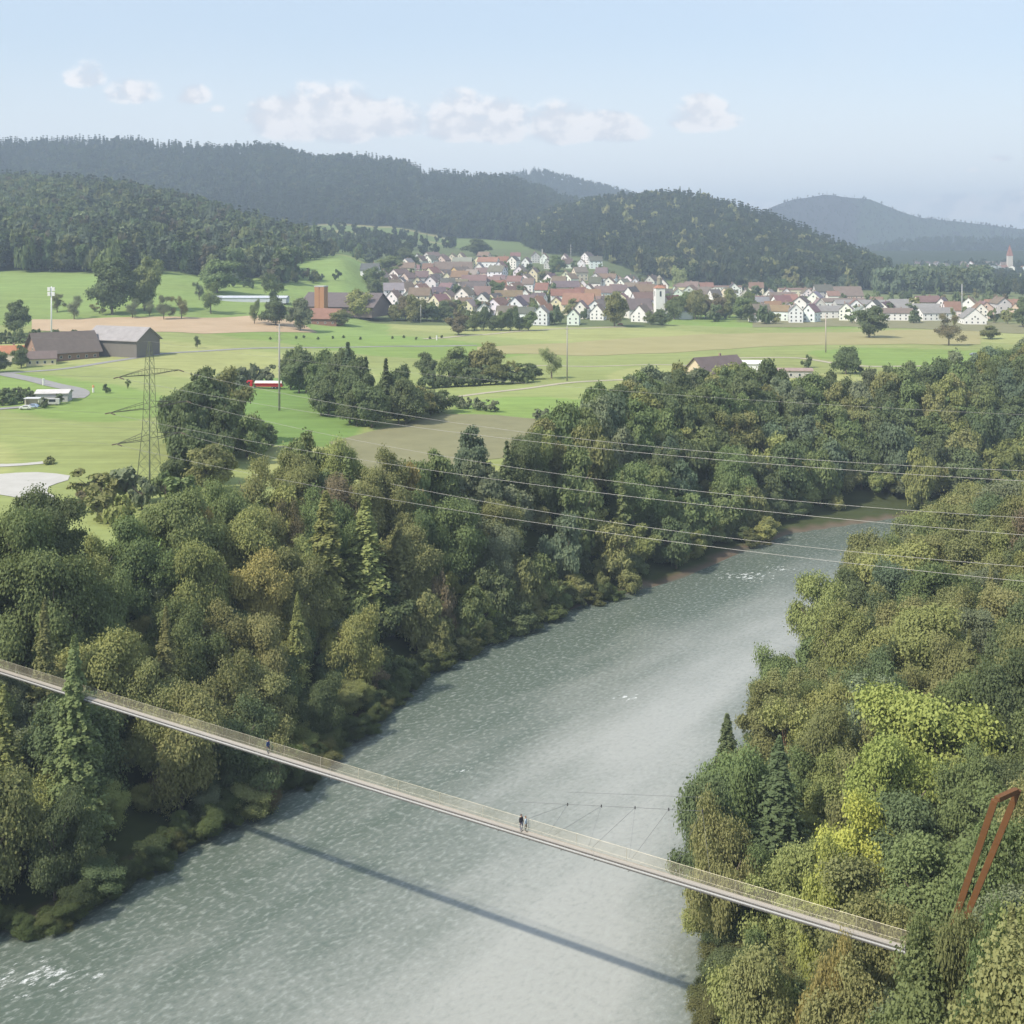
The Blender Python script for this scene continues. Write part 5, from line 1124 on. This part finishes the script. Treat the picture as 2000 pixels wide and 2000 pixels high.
for poly, zone, sp in ((LPOLY, 'left', 7.6), (RPOLY, 'right', 7.4)):
    for q_ in scatter(poly, sp, 30000, 5 if zone == 'left' else 6, zone):
        x, y = map(float, q_); 
        if y < 62 or abs(x / y) > .56: continue
        if zone == 'left' and math.hypot(x + 87, y - 295) < 9: continue
        if math.hypot(x - PORT[0], y - PORT[1]) < 3: continue
        db = float(pl_dist(np.array([[x, y]]), Lb if zone == 'left' else Rb)[0])
        bch = float(np.interp(x, [10, 25, 75, 110, 135, 160], [1, 3, 6, 20, 12, 3])) if zone == 'left' and y > 250 else 1.2
        if db < bch: continue
        h = random.uniform(16, 22.5) * (.72 if db < 5 else .88 if db < 12 else 1.0)
        if zone == 'left' and db > 24 and y > 240: h = min(max(h, 15), random.uniform(15.5, 19))
        if zone == 'right': h = min(h, random.uniform(14, 20)) if y < 240 else random.uniform(18, 22)
        r = h * random.uniform(.31, .42); px_, _ = proj(x, y, 10)
        typ = 'b'; cs_ = ['dark green', 'mid green', 'olive green', 'grey-green', 'yellow-green', 'russet brown', 'golden yellow', 'blue-green']
        wts = [2.6, 5, 4.5, 1, 2.2, .15, .1, .4]
        if zone == 'left' and px_ < 480 and db > 25: wts = [.4, 3.5, 3, .5, 6.5, .1, .2, 0]
        if zone == 'left' and y > 300: wts = [5, 5, 3, 1.5, .8, .3, .1, 2]
        if zone == 'left' and db < 12: wts = [3, 4, 4, 1, 2.4, .2, .15, .5]
        if zone == 'right': wts = [1.2, 4.5, 5, 1, 2.4, .12, .1, .2]
        if random.random() < (.10 if zone == 'left' else .07) and 12 < db < 60 and y < 330: typ = 'c'; r = h * random.uniform(.17, .22); h *= 1.08
        if typ == 'b' and random.random() < .05: typ = 't'
        add_tree(x, y, h, r, typ, random.choices(cs_, wts)[0])
        for _u in range(3 if db < 12 else 1 if db < 20 else 0):     # low growth hanging over the bank
            a_ = random.uniform(0, 6.28); add_tree(x + math.cos(a_) * 5, y + math.sin(a_) * 5, random.uniform(3.5, 8), random.uniform(2.6, 4.2), 'u', random.choices(['dark green', 'olive green', 'yellow-green', 'russet brown'], [4, 3, 1.5, .3])[0])
order = sorted(range(len(placed)), key=lambda i: (placed[i][7] is None, -placed[i][4] * placed[i][3] / placed[i][1] ** 2 * (1 if abs(placed[i][0] / placed[i][1]) < .45 else .02)))
def zone_words(x, y):
    px, _ = proj(x, y, 10)
    left = float(pl_dist(np.array([[x, y]]), Lb)[0]) < float(pl_dist(np.array([[x, y]]), Rb)[0])
    if left:
        db = float(pl_dist(np.array([[x, y]]), Lb)[0]); dep = 'by the water,' if db < 12 else 'on the slope,' if db < 32 else 'on the crest,'
        if y < 185: w_ = 'left bank below the footbridge'
        elif px < 450: w_ = 'left bank below the pylon'
        elif px < 900: w_ = 'left bank under the wires'
        elif y < 330: w_ = 'left bank beside the harvested field'
        elif px < 1500: w_ = 'wood below the purple-brown farmhouse'
        else: w_ = 'wood at the river bend'
    else:
        db = float(pl_dist(np.array([[x, y]]), Rb)[0]); dep = 'by the water,' if db < 12 else 'mid wood,' if db < 35 else 'up the hill side,'
        if y < 112: w_ = 'right bank by the rusty portal'
        elif y < 165: w_ = 'right bank by the footbridge end'
        elif y < 240: w_ = 'right bank behind the lime-green tree'
        else: w_ = 'right bank towards the bend'
    return dep, w_
stuff_pts = []; nb = 0; NAMES = {'b': 'leafy_tree', 'c': 'spruce_tree', 'l': 'larch_tree', 't': 'thin_tree', 'p': 'pine_tree', 'u': 'shrub'}
for i in order:
    x, y, z, h, r, typ, c, lb = placed[i]
    if typ in 'btu' :
        nb += 1
        if nb > 400 and lb is None or (typ == 'u' and lb is None): stuff_pts.append((x, y, z, h, r, c, 0)); nb -= (typ == 'u'); continue
    elif abs(x / y) > .47: stuff_pts.append((x, y, z, h, r, c, 1)); continue
    if nb > 290 and typ in 'bt' and lb is None: stuff_pts.append((x, y, z, h, r, c, 0)); continue
    size = 'tall' if h > 19.5 else 'medium' if h > 14 else 'low'
    grp = None
    if lb is None:
        dep, w_ = zone_words(x, y); kindw = {'b': 'leafy tree', 'c': 'pointed spruce', 't': 'thin-leaved tree'}[typ]; shp = 'broad' if r / h > .365 else 'narrow'
        lb = f'{size} {shp} {c} {kindw} {dep} {w_}'; grp = lb.replace(kindw, kindw + 's', 1)
    big = r / y > .022
    me = {'b': (HI if big else MD), 'c': (CHI if y < 230 else CMD), 'l': LARCH, 't': THIN, 'p': THIN}[typ]
    cat_ = {'b': 'tree', 'c': 'spruce', 'l': 'larch', 't': 'tree', 'p': 'pine'}[typ]
    t_ = tree(NAMES[typ], x, y, h, r, random.choice(me), TP if typ == 'p' else TC[0] if typ in 'cl' else random.choice(TR), shade(c), lb, cat_, grp, base=z)
    if typ == 'p':
        for ch_ in t_.children:
            if ch_.name.startswith('trunk'): ch_.scale = (1.6, 1.6, h)
            else: ch_.scale = (r, r, h * .55); ch_.location = (0, 0, h * .45)

# ------------------------------------------------------------------ woods as mass (geometry nodes)
def wood(name, pts, srcs, label=None):
    """pts rows: x y z sx sy sz rot r g b idx"""
    P = np.array(pts, float); me = bpy.data.meshes.new(name); me.vertices.add(len(P)); me.vertices.foreach_set('co', P[:, :3].astype(np.float32).ravel())
    for nme, typ, arr in (('siz', 'FLOAT_VECTOR', P[:, 3:6]), ('rot', 'FLOAT_VECTOR', np.stack([0 * P[:, 6], 0 * P[:, 6], P[:, 6]], 1)), ('idx', 'FLOAT', P[:, 10])):
        a = me.attributes.new(nme, typ, 'POINT'); a.data.foreach_set('vector' if typ == 'FLOAT_VECTOR' else 'value', arr.astype(np.float32).ravel())
    a = me.attributes.new('tint', 'FLOAT_COLOR', 'POINT'); a.data.foreach_set('color', np.hstack([P[:, 7:10], np.ones((len(P), 1))]).astype(np.float32).ravel())
    o = bpy.data.objects.new(name, me); COL.objects.link(o); tag(o, label, None, None, 'stuff')
    g = bpy.data.node_groups.new(name, 'GeometryNodeTree'); g.interface.new_socket('Geometry', in_out='INPUT', socket_type='NodeSocketGeometry'); g.interface.new_socket('Geometry', in_out='OUTPUT', socket_type='NodeSocketGeometry')
    nin = g.nodes.new('NodeGroupInput'); nout = g.nodes.new('NodeGroupOutput'); join = g.nodes.new('GeometryNodeJoinGeometry')
    def na(n_, t_): q = g.nodes.new('GeometryNodeInputNamedAttribute'); q.data_type = t_; q.inputs[0].default_value = n_; return q.outputs[0]
    siz = na('siz', 'FLOAT_VECTOR'); rot = na('rot', 'FLOAT_VECTOR'); idx = na('idx', 'FLOAT')
    e2r = g.nodes.new('FunctionNodeEulerToRotation'); g.links.new(rot, e2r.inputs[0])
    for k, src in enumerate(srcs):
        oi = g.nodes.new('GeometryNodeObjectInfo'); oi.inputs[0].default_value = src
        sm_ = g.nodes.new('GeometryNodeSetMaterial'); sm_.inputs['Material'].default_value = M_LEAF_FAR; g.links.new(oi.outputs['Geometry'], sm_.inputs[0])
        ip = g.nodes.new('GeometryNodeInstanceOnPoints'); cp = g.nodes.new('FunctionNodeCompare'); cp.data_type = 'FLOAT'; cp.operation = 'EQUAL'; cp.inputs['B'].default_value = float(k); cp.inputs['Epsilon'].default_value = .1
        g.links.new(idx, cp.inputs['A']); g.links.new(nin.outputs[0], ip.inputs['Points']); g.links.new(cp.outputs[0], ip.inputs['Selection']); g.links.new(sm_.outputs[0], ip.inputs['Instance'])
        g.links.new(e2r.outputs[0], ip.inputs['Rotation']); g.links.new(siz, ip.inputs['Scale']); g.links.new(ip.outputs[0], join.inputs[0])
    g.links.new(join.outputs[0], nout.inputs[0]); md = o.modifiers.new('wood', 'NODES'); md.node_group = g
    return o
# the crowns of trees already standing serve as the shapes of the far woods
def find(me):
    for o in bpy.data.objects:
        if o.data == me: return o
SRC_B = [o for o in (find(m) for m in LO) if o]; SRC_M = [o for o in (find(m) for m in MD[:5]) if o]; SRC_H = [o for o in (find(m) for m in HI) if o]; NM, NH = len(SRC_M), len(SRC_H)
def pick(y): return int(np.random.default_rng(int(y * 1000)).integers(NM, NM + NH)) if y < 230 else int(np.random.default_rng(int(y * 1000)).integers(0, NM))
conif = []
for k_, me_ in enumerate(CLO):
    x, y, z = PT(430 + 46 * k_, 512 - 3 * k_); tree('spruce_tree', x, y, 17, 4, me_, TC[1], shade('dark green'), f'small dark spruce on the orchard slope, {ORD[k_]} from the left', 'spruce', 'spruces on the orchard slope'); conif.append(find(me_))
SRC = SRC_B + conif; nB, nC = len(SRC_B), len(conif)
wr = np.random.default_rng(21)
def prow(x, y, z, h, r, c, idx, rot=None): 
    j = wr.uniform(.85, 1.18); return (x, y, z - .3, r * j, r / j, h, wr.uniform(0, 6.28) if rot is None else rot, *(np.array(c) * wr.uniform(.8, 1.2)), idx)
ug = []
for poly, bank, n_ in ((LPOLY, Lb, 2600), (RPOLY, Rb, 1400)):
    lo = poly.min(0); hi = poly.max(0); Q = wr.random((n_ * 3, 2)) * (hi - lo) + lo; Q = Q[in_poly(Q, poly)]; Q = Q[(Q[:, 1] > 62) & (np.abs(Q[:, 0] / Q[:, 1]) < .5)]; dd_ = pl_dist(Q, bank)
    for (x, y), d_ in zip(Q, dd_):
        bch = float(np.interp(x, [10, 25, 75, 110, 135, 160], [0, 3, 6, 20, 12, 3])) if bank is Lb and y > 250 else 0
        if d_ < bch or (bank is Lb and math.hypot(x + 87, y - 295) < 8): continue
        h = wr.uniform(5, 12) if d_ > 8 else wr.uniform(2.5, 6); z = tz(x, y); r = h * wr.uniform(.38, .55); lim = blocked(x, y, r, z + h)
        if z + h > lim: h = lim - z
        if h > 2: ug.append(prow(x, y, z, h, r, CLR[('dark green', 'mid green', 'olive green', 'yellow-green', 'grey-green')[int(wr.integers(0, 5))]], pick(y)))
# brush leaning out over the water line
for bank, sgn in ((Lb, 1), (Rb, -1)):
    for a, b_ in zip(bank[:-1], bank[1:]):
        ln = np.hypot(*(b_ - a)); dv = (b_ - a) / ln
        for t in np.arange(0, ln, 2.0):
            q_ = a + dv * t + np.array([-dv[1], dv[0]]) * sgn * wr.uniform(-1.2, 1.5)
            if not (85 < q_[1] < 470 and abs(q_[0] / q_[1]) < .5): continue
            if bank is Lb and 25 < q_[0] < 150 and wr.random() < .93: continue
            if bank is Lb and -5 < q_[0] <= 25 and wr.random() < .5: continue
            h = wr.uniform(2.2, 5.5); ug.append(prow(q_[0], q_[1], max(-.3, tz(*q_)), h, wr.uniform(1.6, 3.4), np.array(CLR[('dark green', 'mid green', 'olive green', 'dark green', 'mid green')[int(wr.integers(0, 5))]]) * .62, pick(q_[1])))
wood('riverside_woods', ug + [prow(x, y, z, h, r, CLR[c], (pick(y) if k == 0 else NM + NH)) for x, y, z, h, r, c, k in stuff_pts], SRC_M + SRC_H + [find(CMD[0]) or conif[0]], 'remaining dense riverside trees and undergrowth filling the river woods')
def hill(name, k, spacing, label, conf, pal, palc, xr=(-260, 2260), tmin=0.0, tmax=1.06, hr=(17, 27)):
    pts = []; L = LAY[k]
    Dm = np.array(L['D'])[:, 1]; Df = np.array(L['f'])[:, 1]; lo, hi = Df.min() * .98, Dm.max() * 1.05
    area_n = int((hi - lo) * (xr[1] - xr[0]) / F * (lo + hi) / 2 / spacing ** 2)
    D = np.sqrt(wr.random(area_n) * (hi ** 2 - lo ** 2) + lo ** 2); PX = wr.uniform(*xr, area_n); X = (PX - 1000) / F * D
    Dc, Dff, t, zc = lay_t(k, PX, D); z = terr(X, D); zb_ = base_z(PX, D); zl = lay_z(k, PX, D, zb_)
    ok = (t > tmin + .02 * np.sin(PX * .05)) & (t < tmax) & (np.abs(zl - z) < 1.5) & (zl > zb_ + .3)
    hset = (np.sin(PX * .013 + D * .003) + np.sin(PX * .005 - D * .006 + 1.3)) * .5      # stands of spruce and stands of beech
    for x, y, zz_, px, q_, tt_ in zip(X[ok], D[ok], z[ok], PX[ok], hset[ok], t[ok]):
        isc = wr.random() < np.clip(conf + .45 * q_ + (.35 if tt_ > .93 else 0), .02, .97); h = wr.uniform(*hr) * (1.08 if isc else .95)
        c = palc[wr.integers(0, len(palc))] if isc else pal[wr.integers(0, len(pal))]
        pts.append(prow(x, y, zz_, h, h * (.20 if isc else .34), c, (nB + wr.integers(0, nC)) if isc else wr.integers(0, nB)))
    return wood(name, pts, SRC, label)
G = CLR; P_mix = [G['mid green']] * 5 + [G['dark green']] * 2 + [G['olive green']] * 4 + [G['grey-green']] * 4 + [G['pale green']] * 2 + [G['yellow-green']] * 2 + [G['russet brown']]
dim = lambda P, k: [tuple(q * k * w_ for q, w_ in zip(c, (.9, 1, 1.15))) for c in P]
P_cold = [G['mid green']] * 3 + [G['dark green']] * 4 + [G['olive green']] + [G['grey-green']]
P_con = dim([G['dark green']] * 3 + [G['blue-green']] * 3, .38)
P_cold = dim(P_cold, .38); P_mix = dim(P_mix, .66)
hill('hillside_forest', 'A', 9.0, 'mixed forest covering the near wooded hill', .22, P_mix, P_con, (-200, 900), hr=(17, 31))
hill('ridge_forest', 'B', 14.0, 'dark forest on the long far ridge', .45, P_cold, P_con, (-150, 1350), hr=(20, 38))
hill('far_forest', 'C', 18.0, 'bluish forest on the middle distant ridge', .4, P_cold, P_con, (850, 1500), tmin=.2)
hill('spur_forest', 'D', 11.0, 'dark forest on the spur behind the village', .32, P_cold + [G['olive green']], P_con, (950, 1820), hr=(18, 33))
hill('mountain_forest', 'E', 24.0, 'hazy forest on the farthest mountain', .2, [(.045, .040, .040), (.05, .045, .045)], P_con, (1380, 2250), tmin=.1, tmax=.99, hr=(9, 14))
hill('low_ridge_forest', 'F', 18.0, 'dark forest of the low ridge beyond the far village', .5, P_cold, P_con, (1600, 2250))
# loose patches of wood: displayed-pixel polygons with their trees
def patch_pts(poly, n, hr, pal, conf=.1):
    poly = np.array(poly, float); lo = poly.min(0); hi = poly.max(0); out = []
    while len(out) < n:
        q_ = lo + wr.random(2) * (hi - lo)
        if not in_poly(q_[None], poly)[0]: continue
        x, y, z = PT(*q_); h = wr.uniform(*hr); isc = wr.random() < conf
        out.append(prow(x, y, z, h, h * (.2 if isc else .38), pal[wr.integers(0, len(pal))], (nB + wr.integers(0, nC)) if isc else wr.integers(0, nB)))
    return out
wood('orchard_wood', patch_pts([(390, 505), (470, 470), (560, 455), (640, 448), (720, 470), (700, 500), (620, 487), (540, 500), (470, 515)], 150, (12, 19), P_mix) +
     patch_pts([(560, 425), (640, 428), (700, 440), (790, 445), (860, 468), (800, 490), (740, 500), (650, 475), (560, 450)], 110, (13, 20), P_cold) +
     patch_pts([(400, 530), (480, 512), (560, 520), (640, 530), (560, 545), (440, 548)], 34, (7, 11), P_mix), SRC, 'loose orchard trees on the slope between hill and village')
wood('copse_wood', patch_pts([(1655, 548), (1700, 545), (1860, 548), (1860, 556), (1655, 556)], 80, (24, 31), [G['dark green'], G['blue-green']], .2) +
     patch_pts([(1720, 530), (1860, 530), (1860, 545), (1700, 545)], 60, (22, 29), [G['dark green'], G['blue-green']], .2) +
     patch_pts([(1865, 520), (1932, 520), (1960, 560), (1870, 560)], 60, (12, 18), P_cold) + patch_pts([(1400, 548), (1560, 545), (1660, 548), (1600, 558), (1420, 560)], 50, (12, 19), P_mix), SRC, 'dark copse and loose trees behind the white houses')
wood('far_village_trees', patch_pts([(1720, 500), (1960, 500), (1960, 524), (1720, 524)], 110, (9, 16), P_cold), SRC, 'loose trees among the far village houses')
for k_, (px, yb) in enumerate(((1283, 377), (1300, 379), (1321, 382))):
    D = 2440.; x = (px * K - 1000) / F * D; z = tz(x, D); h = CAMZ - D * ((351 + 2 * k_) * K - HOR) / F - z
    tree('spruce_tree', x, D, max(h, 32), 6.5, CMD[k_ % 3], TC[0], shade('dark green'), f'tall spruce poking above the spur ridge line, {ORD[k_]} of three', 'spruce', 'spruces above the ridge line')
# unused template copies are dropped
for lst, us in ((tpls, tpl_used), (tiny, tiny_used), (r_tp, r_used)):
    for t_, u_ in zip(lst, us):
        if not u_:
            for o in list(t_.children_recursive) + [t_]: bpy.data.objects.remove(o)
print('trees', len(placed), 'houses', len(houses_xy), 'mass', len(stuff_pts), 'objects', len(bpy.data.objects))
